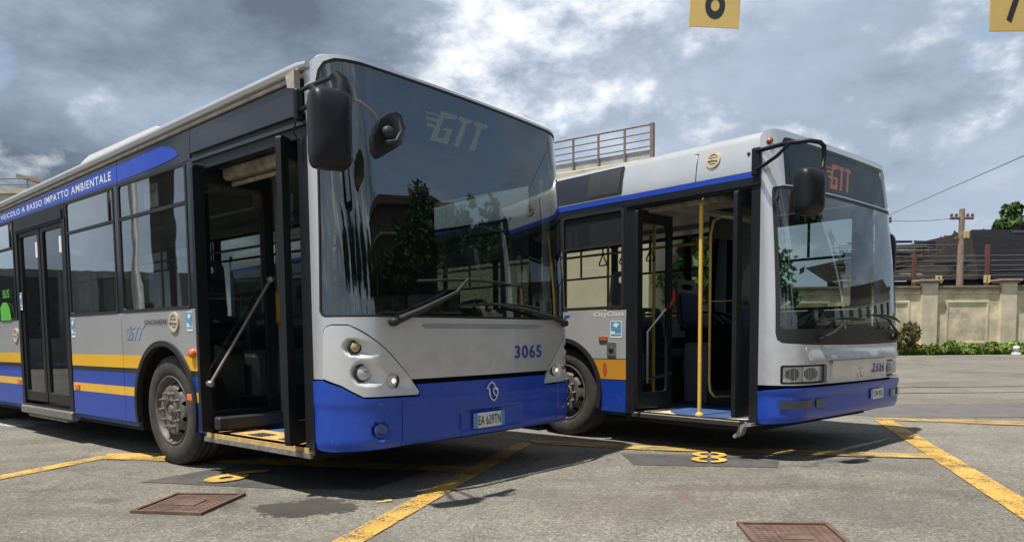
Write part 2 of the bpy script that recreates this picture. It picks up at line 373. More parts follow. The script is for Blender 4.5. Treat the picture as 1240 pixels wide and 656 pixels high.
# ---------------------------------------------------------------- bus nose surfaces (local axes: x across, y towards the tail, z up)
class Plan:
    """plan outline of a bus nose: u runs round it, u<0 = kerb side, u>L = driver side"""
    def __init__(s, W, S0, bulge, cw, cd, lean):
        s.W = W; s.S0 = S0; s.lean = lean; c = W/2
        def fs(t):
            base = -bulge+bulge*1.45*t*t; tc = 1-cw/c
            if t > tc: base += cd*(1-math.sqrt(max(0, 1-((t-tc)/(1-tc))**2.3)))
            return base
        raw = []
        for i in range(401):
            t = -math.cos(PI*i/400); raw.append((c+c*t, fs(abs(t))))
        s.P = [(0, S0)]+raw+[(W, S0)]; s.U = [0]
        for a, b in zip(s.P, s.P[1:]): s.U.append(s.U[-1]+math.dist(a, b))
        s.L = s.U[-1]
    def xy(s, u):
        if u <= 0: return (0, s.S0-u)
        if u >= s.L: return (s.W, s.S0+u-s.L)
        i = min(len(s.P)-2, bisect.bisect_right(s.U, u)-1); f = (u-s.U[i])/max(1e-9, s.U[i+1]-s.U[i]); a, b = s.P[i], s.P[i+1]
        return (a[0]+f*(b[0]-a[0]), a[1]+f*(b[1]-a[1]))
    def __call__(s, u, z, off=0):
        x, y = s.xy(u); x0, y0 = s.xy(u-.012); x1, y1 = s.xy(u+.012); tx, ty = x1-x0, y1-y0; l = math.hypot(tx, ty)
        if y < s.S0 and 0 <= u <= s.L: y = s.S0-(s.S0-y)*(s.S0-s.lean(z)+.06)/(s.S0+.06)
        return (x+ty/l*off, y-tx/l*off, z)
    fall = 0                                          # slight fall of the roof line towards the tail
    def dz(s, sv, z): return -s.fall*min(max(0, sv-.5), 7)*max(0, min(1, (z-2.5)/.28))
    def near(s, sv, z, off=0): return (-off, sv, z+s.dz(sv, z))
    def far(s, sv, z, off=0): return (s.W+off, sv, z+s.dz(sv, z))
def smooth(a, b, x):
    t = min(1, max(0, (x-a)/(b-a))); return t*t*(3-2*t)
def lean1(z): return .045*smooth(.42, .28, z) if z < .45 else (0 if z < .69 else .02 if z < 1.2 else .02+.17*((z-1.2)/1.7)**1.7)
def lean2(z):
    if z < .45: return .04*smooth(.42, .30, z)
    return 0 if z < .66 else .02+(0 if z < 1.1 else .24*((z-1.1)/1.7)**1.5)
A1 = Plan(2.52, .44, .06, .30, .34, lean1); A1.fall = .021
A2 = Plan(2.37, .36, .06, .26, .24, lean2)

def wheel(root, x, y, side, front):
    """side -1 = left of picture (outer face towards -x)"""
    R, wd = .478, .27; ax = (side, 0, 0); c = (x, y, R)
    t = MB(); prof = [(.30, 0), (.315, .012), (.37, .022), (.43, .012), (.462, -.006), (.474, -.03), (.478, -.05), (.470, -.055), (.470, -.065), (.478, -.07), (.478, -.10), (.470, -.105), (.470, -.115), (.478, -.12), (.478, -.15), (.470, -.155), (.470, -.165), (.478, -.17), (.478, -.22), (.465, -.25), (.43, -.27), (.32, -.27), (.30, -.25)]
    t.lathe(prof, c, ax, 64, True, True)
    tyre = t.build('wheel', TYR, root)
    r = MB()
    r.lathe([(.305, -.20), (.288, -.01), (.302, .006), (.296, .012), (.284, .004), (.276, -.03), (.262, -.055)], c, ax, 64)
    if front: prof2 = lambda q: (-.055 if q > .25 else -.055+.060*smooth(.25, .20, q)) if q > .165 else .005
    else: prof2 = lambda q: -.055-.10*smooth(.25, .15, q)
    def dish(a, b, off): q = math.hypot(a, b); return (x+side*(prof2(q)+off), y+a, R+b)
    hol = [circ(.222*math.cos(2*PI*(k+.5)/10), .222*math.sin(2*PI*(k+.5)/10), .021, 12) for k in range(10)]
    sheet(r, circ(0, 0, .265, 60), hol+[circ(0, 0, .085, 28)], dish, .008, .03, .03)
    rim = r.build('rim', RIM, tyre)
    d0 = prof2(.15); h = MB()
    if front: h.lathe([(.10, d0-.05), (.10, d0+.004), (.092, d0+.012), (.082, d0+.012), (.078, d0-.02), (.05, d0-.022), (.045, d0+.01), (.03, d0+.016), (0, d0+.016)], c, ax, 32)
    else: h.lathe([(.12, d0-.02), (.12, d0+.06), (.10, d0+.075), (0, d0+.08)], c, ax, 32)
    h.build('hub', RIM, tyre)
    for k in range(10):
        a = 2*PI*k/10; nb = MB(); cc = (x, y+.148*math.cos(a), R+.148*math.sin(a))
        nb.lathe([(.021, d0-.01), (.021, d0+.006), (.016, d0+.008), (.016, d0+.030), (.010, d0+.034), (.010, d0+.05), (0, d0+.052)], cc, ax, 6, False); nb.build('wheel_nut', STL, tyre)
    b = MB(); b.lathe([(.0, -.10), (.27, -.10), (.27, -.26), (0, -.26)], c, ax, 24); b.build('brake_drum', LIN, tyre)
    return tyre
def seat(root, x, y, z, face, mcol=SEA, shell=SEG, grab=None, name='passenger_seat'):
    """face +1 looks to the tail, -1 looks to the nose"""
    f = face; m = MB()
    m.box(x-.21, x+.21, y-.20, y+.20, z+.40, z+.46, .03)
    s = m.build(name, mcol, root)
    def bk(a, b, off): return (x+a, y-f*(.20+.10*(b-.45)+off), z+b)
    panel('backrest', rrect(-.21, .21, .45, 1.02, .08), [rrect(-.12, .12, .90, .97, .03)] , bk, shell, s, .035, .08, .08)
    panel('cushion', rrect(-.17, .17, .49, .86, .05), [], lambda a, b, o: bk(a, b, o-.036), mcol, s, .02, .1, .1)
    m = MB(); m.box(x-.16, x+.16, y-.14, y+.14, z, z+.40, .02); m.build('pedestal', GRD, s)
    return s
def mirror_glass_box(name, c, dx, dy, dz, r, m, root, rz=0):
    """rounded housing: superellipse in x/z, domed in y (front at -y)"""
    mb = MB(); n = 36; rings = []
    R_ = Matrix.Rotation(rz, 3, 'Z')
    for k, (sc_, yy) in enumerate([(.0, -1), (.35, -.99), (.62, -.93), (.82, -.78), (.93, -.55), (.99, -.2), (1, .15), (1, .75), (.96, .9), (.90, .95), (.88, .80), (0, .80)]):
        ring = []
        for i in range(n):
            a = 2*PI*i/n; ca, sa = math.cos(a), math.sin(a); e = 2/r
            ring.append(R_ @ Vector((dx*sc_*math.copysign(abs(ca)**e, ca), dy*yy, dz*(sc_ if sc_ < .9 else (sc_+.0))*math.copysign(abs(sa)**e, sa)))+Vector(c))
        rings.append(ring)
    v = [q for g in rings for q in g]; f = []
    for i in range(len(rings)-1):
        for k in range(n): f.append((i*n+k, i*n+(k+1) % n, (i+1)*n+(k+1) % n, (i+1)*n+k))
    mb.add(v, f, True); return mb.build(name, m, root)
def roundel(root, fn, a, b, r, m1, nm='side_roundel'):
    """round fuel/air cap with a bar across"""
    mb = MB(); sheet(mb, circ(a, b, r, 28), [circ(a, b, r*.72, 24)], fn, .012, .05, off=.014); o = mb.build(nm, m1, root)
    mb = MB(); sheet(mb, circ(a, b, r*.74, 24), [], fn, .006, .05, off=.006); mb.build('disc', mat('roundel_inner', (.40, .37, .30), .5, 0, .4, 40), o)
    mb = MB(); sheet(mb, [(a-r*.74, b-r*.15), (a+r*.74, b-r*.02), (a+r*.74, b+r*.18), (a-r*.74, b+r*.05)], [], fn, .01, .05, off=.018); mb.build('bar', m1, o)
    for s in (-.36, .38):
        mb = MB(); sheet(mb, rrect(a-r*.5, a+r*.5, b+r*(s-.06), b+r*(s+.06), r*.05), [], fn, .008, .05, off=.012); mb.build('slot', m1, o)
    return o
def info_sticker(root, fn, a, b, w=.09, h=.17):
    o = panel('notice_sticker', rrect(a-w/2, a+w/2, b-h/2, b+h/2, .004), [], fn, WTX, root, .001, .1, off=.003)
    mb = MB(); 
    def R(x0, x1, y0, y1): sheet(mb, [(a+w*x0, b+h*y0), (a+w*x1, b+h*y0), (a+w*x1, b+h*y1), (a+w*x0, b+h*y1)], [], fn, 0, .2, off=.0055)
    R(-.44, .44, -.06, .46); R(-.44, .1, -.20, -.10); R(-.44, .44, -.36, -.28)
    mb.build('print', LGB, o)
    mb = MB(); sheet(mb, [(a+w*q[0], b+h*q[1]) for q in ((-.36, .30), (.05, .40), (.3, .22), (.05, .16), (-.05, .05), (-.12, .18))], [], fn, 0, .2, off=.0075); mb.build('pictogram', WTX, o)
    return o
def gtt_logo(name, root, fn, a, b, w, h, m, flip=1, off=.003):
    """slanted company letters with speed lines; flip=-1 where a grows to the left of the viewer"""
    mb = MB()
    for x0, x1, y0, y1 in GTT:
        q = [shear(p) for p in ((x0, y0), (x1, y0), (x1, y1), (x0, y1))]
        sheet(mb, [(a+flip*(p[0]-.5)*w, b+(p[1]-.5)*h) for p in q], [], fn, .0008, .5, off=off)
    return mb.build(name, m, root)
def led_logo(name, root, fn, u0, u1, z0, z1, m, nx=46, nz=18, off=-.05, gap=.62):
    mb = MB(); 
    for i in range(nx):
        for j in range(nz):
            x = (i+.5)/nx*1.50-.27; y = (j+.5)/nz; xs = x-.28*(y-.5)
            if any(a <= xs <= b and c <= y <= d for a, b, c, d in GTT):
                u = u0+(u1-u0)*(i+.5)/nx; z = z0+(z1-z0)*(j+.5)/nz; du = (u1-u0)/nx*gap/2; dz = (z1-z0)/nz*gap/2
                mb.add([fn(u-du, z-dz, off), fn(u+du, z-dz, off), fn(u+du, z+dz, off), fn(u-du, z+dz, off)], [(0, 1, 2, 3)])
    return mb.build(name, m, root, fix=False)
def rect_fn(mb, fn, a0, a1, b0, b1, th, off=0, step=.3): return sheet(mb, [(a0, b0), (a1, b0), (a1, b1), (a0, b1)], [], fn, th, step, off=off)
def emblem(root, A, u, z, rw, rh):
    """chrome ring with a swept wing inside"""
    mb = MB(); pts = [Vector(A(u+rw*math.cos(t), z+rh*math.sin(t), .012)) for t in [2*PI*i/28 for i in range(28)]]
    mb.tube(pts, rw*.17, 8, True)
    mb.tube([A(u+rw*.9, z+rh*.15, .014), A(u+rw*.35, z+rh*.42, .016), A(u-rw*.1, z+rh*.1, .016), A(u+rw*.1, z-rh*.35, .016), A(u+rw*.55, z-rh*.45, .014)], rw*.15, 8)
    mb.tube([A(u-rw*1.25, z+rh*.25, .012), A(u-rw*.7, z+rh*.85, .014), A(u, z+rh*1.12, .014), A(u+rw*.7, z+rh*.8, .012)], rw*.13, 8)
    return mb.build('emblem', CHR, root)
def side_wall(name, root, fn, a0, a1, z0, z1, arch, m, th=.03, off=0):
    """lower side panel, with an optional wheel arch (centre s, centre z, radius)"""
    if arch and a0 < arch[0] < a1:
        cs, cz, r = arch; t0 = math.asin((z0-cz)/r); pts = []
        for i in range(25):
            t = t0+(PI-2*t0)*i/24; pts.append((cs+r*math.cos(t), cz+r*math.sin(t)))
        pts.reverse(); poly = [(a0, z0)]+pts+[(a1, z0), (a1, z1), (a0, z1)]
    else: poly = [(a0, z0), (a1, z0), (a1, z1), (a0, z1)]
    return panel(name, poly, [], fn, m, root, th, .12, .3, off)
def arch_trim(root, fn, cs, cz, r, m=BLK):
    o = [(cs+r*math.cos(t), cz+r*math.sin(t)) for t in [math.asin((.33-cz)/r)+(PI-2*math.asin((.33-cz)/r))*i/28 for i in range(29)]]
    i_ = [(cs+(r-.045)*math.cos(t), cz+(r-.045)*math.sin(t)) for t in [math.asin((.33-cz)/r)+(PI-2*math.asin((.33-cz)/r))*i/28 for i in range(29)]]
    return panel('wheel_arch_trim', o+i_[::-1], [], fn, m, root, .05, .1, .3, .022)
def arch_liner(root, x0, x1, cs, cz, r):
    mb = MB(); n = 20; v = []
    for i in range(n+1):
        t = -.3+(PI+.6)*i/n
        v += [(x0, cs+r*math.cos(t), cz+r*math.sin(t)), (x1, cs+r*math.cos(t), cz+r*math.sin(t))]
    mb.add(v, [(2*i, 2*i+1, 2*i+3, 2*i+2) for i in range(n)], True); mb.box(x1, x1+.01, cs-r, cs+r, .25, cz+r); return mb.build('wheel_housing', LIN, root, fix=False)
def window(root, fn, a0, a1, z0, z1, glass, bars=(), fr=.028, m=BLK, name='side_window', off=.0, mull=()):
    o = panel(name, rrect(a0, a1, z0, z1, .035), [rrect(a0+fr, a1-fr, z0+fr, z1-fr, .03)], fn, m, root, .03, .4, .4, off+.004)
    panel('pane', rrect(a0+fr-.008, a1-fr+.008, z0+fr-.008, z1-fr+.008, .03), [], fn, glass, o, 0, .4, .4, off-.006)
    mb = MB()
    for zb in bars: sheet(mb, [(a0+fr, zb-.014), (a1-fr, zb-.014), (a1-fr, zb+.014), (a0+fr, zb+.014)], [], fn, .02, .6, off=off+.006)
    for ab, z2, z3 in mull: sheet(mb, [(ab-.012, z2), (ab+.012, z2), (ab+.012, z3), (ab-.012, z3)], [], fn, .02, .6, off=off+.006)
    if bars or mull: mb.build('sliding_bar', m, o)
    return o
def roof_shell(root, A, s1, side_z, front_z, rings, m, name='roof', ubl=(.08, .36), tl=0):
    us = [-(s1-A.S0)+(s1-A.S0)*i/14 for i in range(14)]+[A.L*i/90 for i in range(91)]+[A.L+(s1-A.S0)*(i+1)/14 for i in range(14)]
    c = A.W/2; v = []; nn = len(us)
    for ins, dz in rings:
        for u in us:
            uu = min(u, A.L-u); k = smooth(ubl[0], ubl[1], uu); z = side_z+(front_z-side_z+tl*(1-2*u/A.L))*k
            top = max(r[1] for r in rings); z = z+dz*(1 if k == 0 else (side_z+top-z)/top if dz > 0 else 1)
            x, y, _ = A(u, z); g = max(0, min(1, (A.S0-y)/(A.S0+.0)))
            v.append((c+(x-c)*(1-ins/c), y+ins*g*.9, z+A.dz(y, 2.9)))
    mb = MB(); f = []
    for i in range(len(rings)-1):
        for k in range(nn-1): f.append((i*nn+k, i*nn+k+1, (i+1)*nn+k+1, (i+1)*nn+k))
    b = (len(rings)-1)*nn
    for k in range(nn//2): f.append((b+k, b+k+1, b+nn-2-k, b+nn-1-k))
    mb.add(v, f, True); return mb.build(name, m, root)
def wiper(root, A, piv, elbow, tip, bl0, bl1, th=.014):
    a = MB(); P = lambda q, o: A(q[0], q[1], o)
    a.tube([P(piv, .03), P((piv[0]*.6+elbow[0]*.4, piv[1]*.6+elbow[1]*.4), .065), P(elbow, .06), P(tip, .045)], th, 8, rs=[th*1.7, th*1.35, th*.9, th*.6])
    a.lathe([(0, .05), (.026, .048), (.03, .03), (.03, -.02)], A(piv[0], piv[1], 0), (0, -1, 0), 16)
    w = a.build('wiper', BLK, root)
    n = 10; b = MB(); pts = [P((bl0[0]+(bl1[0]-bl0[0])*i/n, bl0[1]+(bl1[1]-bl0[1])*i/n+.02*math.sin(PI*i/n)), .022) for i in range(n+1)]
    b.tube(pts, .009, 6); b.tube([Vector(p)+Vector((0, -.016, .004)) for p in pts[2:-2]], .006, 6); b.build('wiper_blade', BLK, w)
    return w
def cab_interior(root, A, W, fz, dash_top, dash_col):
    m = MB(); m.box(.75, W-.12, .16, .62, fz, dash_top-.10, .03); m.box(.35, W-.12, .14, .50, dash_top-.14, dash_top-.04, .03); m.box(W-1.15, W-.15, .30, .78, dash_top-.22, dash_top+.04, .05)
    d = m.build('dashboard', dash_col, root)
    m = MB(); c = Vector((W-.66, .80, dash_top+.06)); ax = Vector((0, .55, .83)).normalized(); u = Vector((1, 0, 0)); w = ax.cross(u)
    m.tube([c+(u*math.cos(t)+w*math.sin(t))*.22 for t in [2*PI*i/32 for i in range(32)]], .016, 8, True)
    for t in (.5, 2.64, 4.7): m.tube([c-ax*.03, c+(u*math.cos(t)+w*math.sin(t))*.215], .012, 6)
    m.tube([c-ax*.03, c-ax*.35], .03, 8); m.build('steering_wheel', GRD, root)
    s = seat(root, W-.62, 1.32, fz+.18, -1, SEA, GRD, name='driver_seat')
def poles(root, pts, m, r=.017):
    for p in pts:
        mb = MB(); mb.tube(p, r, 10); mb.build('handrail', m, root)
def interior_box(root, W, s0, s1, fz, cz, m_floor, wh):
    m = MB(); q = [s0]+[v for c in wh for v in (c-.62, c+.62)]+[s1]
    for i in range(len(q)-1): e = .03 if i % 2 == 0 else .46; m.box(e, W-e, q[i], q[i+1], fz-.05, fz)
    m.build('floor', m_floor, root)
    m = MB(); m.box(.06, W-.06, s0-.2, s1, cz, cz+.04); 
    for x in (.35, W-.35): m.prism([(x-.25, cz), (x+.25, cz), (x+.18, cz-.05), (x-.18, cz-.05)], 1, s0+.2, s1)
    m.build('ceiling', CEI, root)
    m = MB(); m.box(.03, W-.03, s1, s1+.03, fz, cz); m.build('rear_bulkhead', GRI, root)

# ================================================================ BUS ONE
def build_bus_one():
    A = A1; Wd = A.W; Lu = A.L; T = 11.95; near, far = A.near, A.far
    r = empty('city_bus', (-1.0186, 4.6742, 0), .8638)
    tag(r, 'blue and silver bus numbered 3065 on the left, with round lamps and slogan', 'bus', 'parked city buses')
    grey = (.36, .365, .375)
    SB = mat('side_band_paint', (.4, .4, .4), .36, .2, .07, 2, coat=.28, dirt=.12, bump=.05, bscale=1.4, bdist=.05,
             bands=[(0, BLUE), (.568, YEL), (.652, BLUE), (.785, (.012, .013, .02)), (.832, YEL), (.943, grey)])
    arch = (2.60, .50, .575); arch2 = (8.72, .50, .575)
    for fn in (near, far):
        doors = fn is near
        if doors: segs = [(1.965, 3.425), (3.432, 4.70), (6.33, 7.72), (7.727, 9.9), (9.907, T)]
        else: segs = [(.44, 1.9), (1.907, 3.425), (3.432, 5.5), (5.507, 7.72), (7.727, 9.9), (9.907, T)]
        for a0, a1 in segs:
            ar = arch if a0 < 2.6 < a1 else arch2 if a0 < 8.72 < a1 else None
            side_wall('side_panel', r, fn, a0, a1, .335, 1.335, ar, SB)
        for cs in (2.60, 8.72): arch_trim(r, fn, cs, .50, .580)
        # groove line
        # window band
        wins = [(2.03, 3.405), (3.445, 4.70), (6.33, 7.68), (7.72, 9.1), (9.14, 10.5), (10.54, 11.8)] if doors else [(.50, 1.9), (2.0, 3.405), (3.445, 4.70), (4.74, 6.29), (6.33, 7.68), (7.72, 9.1), (9.14, 10.5), (10.54, 11.8)]
        for i, (a0, a1) in enumerate(wins):
            window(r, fn, a0+.04, a1-.015, 1.335, 2.505, GS1, (2.185,), mull=((a0+(a1-a0)*.12, 2.2, 2.47),) if i else ())
        edges = [1.965]+[x for w in wins for x in w]+[T] if doors else [.44]+[x for w in wins for x in w]+[T]
        for q in range(0, len(edges), 2):
            if edges[q+1]-edges[q] > 1 : continue
            mb = MB(); rect_fn(mb, fn, edges[q]-(.0), edges[q+1]+.05, 1.34, 2.50, .04, -.001); mb.build('window_pillar', DGR, r)
        if doors: 
            panel('cant_panel', [(.44, 2.565), (1.985, 2.565), (1.985, 2.775), (.44, 2.775)], [], fn, DGR, r, .03, .3, .4)
            panel('cant_panel', [(1.992, 2.505), (3.37, 2.505), (3.37, 2.775), (1.992, 2.775)], [], fn, DGR, r, .03, .3, .4)
            panel('cant_panel', [(3.376, 2.505), (T, 2.505), (T, 2.775), (3.376, 2.775)], [], fn, DGR, r, .03, .5, .6)
        else: panel('cant_panel', [(.44, 2.505), (T, 2.505), (T, 2.775), (.44, 2.775)], [], fn, DGR, r, .03, .5, .6)
    # blue banner
    tip = [(2.56, 2.728), (2.44, 2.715), (2.32, 2.68), (2.23, 2.63), (2.18, 2.585), (2.3, 2.565), (2.6, 2.548), (3.368, 2.528)]
    panel('banner', [(3.368, 2.728)]+tip, [], near, BLU2, r, .003, .3, .4, .0035)
    bn = panel('banner', [(T, 2.728), (3.378, 2.728), (3.378, 2.528), (T, 2.528)], [], near, BLU2, r, .003, .5, .6, .0035)
    lettering('banner_lettering', 'VEICOLO A BASSO IMPATTO AMBIENTALE', lambda x, y, o: near(5.13-x, 2.628+y, .0036+o), WTX, bn, 3.26, .105, .012, 1.18)
    # front door frame
    ft = [(.405, .33), (1.95, .33), (1.95, 2.56), (.405, 2.56)]
    panel('door_frame', ft, [[(.505, .345), (1.845, .345), (1.845, 2.40), (.505, 2.40)]], near, DRF, r, .07, .5, .5, .006)
    m = MB(); rect_fn(m, near, .405, 1.95, 2.475, 2.50, .02, .022); rect_fn(m, near, .405, 1.95, 2.545, 2.562, .02, .026); m.build('door_header_rail', DGR, r)
    for sv, w0, w1, hs in ((.50, -.13, .46, 1), (1.785, -.10, .58, -1)):
        f = (lambda a, b, o: (a*.90+.44*o, .56+(a+.13)*.44-o*.9, b)) if hs > 0 else (lambda a, b, o, sv=sv: (a, sv-o, b))
        d = panel('door_leaf', rrect(w0, w1, .36, 2.42, .03), [rrect(w0+.09, w1-.085, .52, 2.30, .03)], f, DRF, r, .04, .6, .6, .02)
        panel('door_glass', rrect(w0+.08, w1-.075, .51, 2.31, .03), [], f, GD1, d, 0, .6, .6, 0)
        if hs > 0: continue
        mb = MB(); y_ = sv-.06; mb.tube([(w0+.06, y_, .74), (w1-.06, y_, 1.58)], .015, 10)
        for q in ((w0+.06, .74), (w1-.06, 1.58)): mb.lathe([(0, .03), (.026, .025), (.026, -.03)], (q[0], y_, q[1]), (0, -hs, 0) if False else (0, -1, 0), 12)
        mb.build('door_handrail', BAR, d)
    m = MB(); m.box(-.02, .56, 1.66, 1.74, .375, .48, .015); m.build('threshold_box', GRD, r)
    m = MB(); m.box(-.012, .36, .47, 1.87, .29, .345); 
    m.build('entry_sill', FLY, r)
    m = MB(); m.box(-.02, .0, .44, 1.9, .275, .312); m.build('sill_edge', mat('scraped_alloy', (.30, .29, .27), .5, .6, .5, 25, dirt=.8), r)
    for sv in (.92, 1.35):
        m = MB()
        for k in range(5): m.box(.10+k*.028, .118+k*.028, sv-.10, sv+.10, .345, .352, .003)
        m.build('grip_strip', GRD, r)
    m = MB(); m.box(.13, .30, .95, 1.75, 2.33, 2.43, .02); m.tube([(.2, 1.0, 2.30), (.2, 1.7, 2.30)], .018, 8); m.build('door_mechanism', mat('mechanism_cover', (.30, .25, .17), .6, 0, .5, 12), r)
    # second door, closed
    f2 = [(4.715, .335), (6.315, .335), (6.315, 2.505), (4.715, 2.505)]
    panel('door_frame', f2, [[(4.80, .36), (6.23, .36), (6.23, 2.33), (4.80, 2.33)]], near, DRF, r, .07, .6, .6, .006)
    m = MB(); rect_fn(m, near, 4.76, 6.27, 2.35, 2.47, .02, .02); m.build('door_header_rail', DRF, r)
    for a0, a1 in ((4.80, 5.50), (5.53, 6.23)):
        d = panel('door_leaf', rrect(a0, a1, .40, 2.33, .02), [rrect(a0+.075, a1-.065, .50, 2.28, .03)], near, DRF, r, .035, .6, .6, -.012)
        panel('door_glass', rrect(a0+.07, a1-.06, .49, 2.29, .03), [], near, GD1, d, 0, .6, .6, -.03)
        info = panel('notice_sticker', rrect((a0+a1)/2-.25, (a0+a1)/2-.17, 2.02, 2.19, .005), [], near, WTX, d, .001, .2, off=-.024)
    m = MB(); m.box(-.035, .12, 4.72, 6.31, .25, .34, .012); m.box(-.02, .10, 4.9, 6.1, .215, .25, .01); m.build('entry_step', mat('step_alloy', (.26, .25, .23), .5, .6, .3, 20, dirt=.7), r)
    # skirt behind the panels, underbody
    m = MB(); m.box(.04, Wd-.04, .45, 2.02, .26, .33); m.box(.36, Wd-.36, 2.0, 3.2, .24, .60); m.box(.06, Wd-.06, 3.2, 8.1, .25, .34); m.box(.36, Wd-.36, 8.0, 9.4, .24, .6); m.box(.05, Wd-.05, 9.35, T-.02, .27, .5); m.build('underbody', LIN, r)
    for cs in (2.6, 8.72):
        arch_liner(r, .02, .42, cs, .50, .57); arch_liner(r, Wd-.02, Wd-.42, cs, .50, .57)
        wheel(r, .045, cs-.02, -1, cs < 5); wheel(r, Wd-.045, cs-.02, 1, cs < 5)
    m = MB(); m.tube([(.4, 2.58, .48), (Wd-.4, 2.58, .48)], .07, 10); m.tube([(.4, 8.70, .48), (Wd-.4, 8.70, .48)], .09, 10); m.build('axle', LIN, r)
    # rear
    m = MB(); m.box(.0, Wd, T, T+.04, .335, 1.335); m.build('rear_panel', BLU, r)
    m = MB(); m.box(.0, Wd, T, T+.035, 1.34, 2.775); m.build('rear_window_panel', DGR, r)
    # roof
    roof_shell(r, A, T, 2.778, 2.868, [(.04, -.01), (.0, .0), (.004, .035), (.022, .065), (.06, .098), (.13, .125), (.26, .145), (.6, .16)], WHT, ubl=(.02, .25), tl=.030)
    for x in (-.012, Wd+.012):
        m = MB(); q = [.36, .46, 1.2, 2.4, 4, 5.5, 7.5, T]; m.tube([(x, y_, 2.848+A.dz(y_, 2.9)) for y_ in q], .032, 12, rs=[.02]+[.032]*7); m.build('roof_rail', SIL2, r)
    m = MB(); q = [.42, 2.4, 5, 7.5, T]; m.tube([(-.008, y_, 2.788+A.dz(y_, 2.9)) for y_ in q], .016, 4); m.build('gutter', mat('gutter_beige', (.42, .39, .33), .6, .1, .3, 8, dirt=.3), r)
    m = MB(); m.prism([(2.80, 2.80), (2.86, 2.93), (3.05, 3.010), (4.60, 2.998), (4.80, 2.96), (5.0, 2.75)], 0, .22, Wd-.22); m.build('roof_cooling_unit', mat('pod_white', (.72, .71, .66), .5, 0, .06, 4), r)
    m = MB(); m.prism([(.44, 2.70), (.52, 2.72), (.54, 2.80), (.44, 2.82)], 0, -.06, -.015); m.build('gutter_end_bracket', mat('gutter_beige', ()), r)
    # front
    def tilt(P): return [(u, z+(.030*(1-2*u/Lu) if z > 2.4 else 0)) for u, z in P]
    ws = [(.120, 1.262), (.135, 1.235), (.166, 1.222)]; top = [(.62, 2.868), (.37, 2.858), (.275, 2.832), (.215, 2.78), (.175, 2.68)]
    wsp = ws+[(Lu-.166, 1.222), (Lu-.135, 1.235), (Lu-.120, 1.262)]+[(Lu-p[0], p[1]) for p in top[::-1]]+top
    wsp = tilt(wsp)
    curve = [(.145, 1.105), (.155, 1.14), (.178, 1.165), (.223, 1.178), (.344, 1.176), (.405, 1.150), (.468, 1.114), (.540, 1.062), (.612, 1.006), (.684, .936), (.756, .862), (.800, .803)]
    prof = [(.035, .815), (.14, .815)]+curve+[(Lu-p[0], p[1]) for p in curve[::-1]]+[(Lu-.14, .815), (Lu-.035, .815)]
    # outer top of the front frame
    ot = [(.035, 2.79), (.08, 2.81), (.15, 2.845), (.25, 2.875), (.40, 2.885)]
    prof = prof+tilt([(Lu-p[0], p[1]) for p in ot]+ot[::-1])
    panel('front_panel', prof, [wsp], A, SIL, r, .03, .025, .06, 0)
    rim_ = [(Lu/2+(p[0]-Lu/2)*.992, 2.05+(p[1]-2.05)*.982) for p in wsp]
    panel('windscreen_seal', wsp, [rim_], A, BLK, r, .02, .025, .1, -.004)
    panel('windscreen', rim_, [], A, GW1, r, 0, .025, .05, -.009)
    # display band behind the screen
    band = [(.23, 2.445), (Lu-.23, 2.445), (Lu-.28, 2.80), (Lu-.45, 2.835), (.45, 2.835), (.28, 2.80)]
    band = tilt(band)
    db = panel('destination_display', band, [], A, mat('display_band', (.055, .062, .072), .5, 0, .1, 3), r, .012, .08, .15, -.045)
    led_logo('display_letters', db, A, 1.00, 1.80, 2.485, 2.725, LEDG, 50, 20, -.035)
    mk = [(p[0], p[1]) for p in rim_]
    # black masking strip along the bottom of the glass
    panel('windscreen_mask', [(.13, 1.235), (Lu-.13, 1.235), (Lu-.13, 2.62), (Lu-.26, 2.62), (Lu-.24, 1.34), (Lu-.28, 1.30), (.28, 1.30), (.24, 1.34), (.26, 2.62), (.13, 2.62)], [], A, LEDK, r, .003, .08, .15, -.014)
    # vent slot
    panel('vent_slot', [(.90, 1.165), (.935, 1.148), (Lu-.935, 1.148), (Lu-.90, 1.165), (Lu-.915, 1.183), (.915, 1.183)], [], A, mat('slot_grey', (.30, .31, .32), .5, .2, .1, 8), r, .004, .05, .1, .003)
    # lamp clusters
    dishes = [(.375, 1.026, .295, .560, .062, .045), (.431, .856, .350, .600, .085, .055), (.655, .799, .60, .812, .066, .05)]
    def mirror_u(p, s): return p if s > 0 else (Lu-p[0], p[1])
    for s in (1, -1):
        def off(a, b, s=s):
            uu = a if s > 0 else Lu-a; o = .004
            edge = 0
            for cx_, cz_, u0, u1, hz_, dp in dishes:
                du = (uu-cx_)/((u1-cx_) if uu > cx_ else (cx_-u0)); dz = (b-cz_+(.35*(uu-cx_) if uu > cx_ else 0)*.5)/hz_
                q = du*du+dz*dz
                if q < 1: o -= dp*(1-q)**1.15*(1-.35*max(0, du))
            return o
        cl = [(.141, .822), (.151, 1.10), (.160, 1.132), (.180, 1.158), (.223, 1.170), (.344, 1.168), (.400, 1.143), (.462, 1.107), (.534, 1.056), (.605, 1.0), (.677, .93), (.749, .857), (.80, .797), (.861, .722), (.862, .706), (.850, .695), (.437, .70), (.288, .778)]
        c = panel('headlamp_cluster', [mirror_u(p, s) for p in cl], [], A, CLU, r, .02, .012, .010, off)
        for i, (cx_, cz_, u0, u1, hz_, dp) in enumerate(dishes):
            rr = (.037, .052, .050)[i]; P = Vector(A(cx_ if s > 0 else Lu-cx_, cz_, -dp+.012)); Nn = (Vector(A(cx_ if s > 0 else Lu-cx_, cz_, .1))-Vector(A(cx_ if s > 0 else Lu-cx_, cz_, 0))).normalized()
            ax = (Nn*.5+Vector((0, -1, 0))*.8).normalized()
            h = MB(); h.lathe([(rr*1.0, -.03), (rr*1.22, .010), (rr*1.22, .020), (rr*1.02, .024), (rr*.98, .012)], P, ax, 28); h.build('headlight', BLK, c)
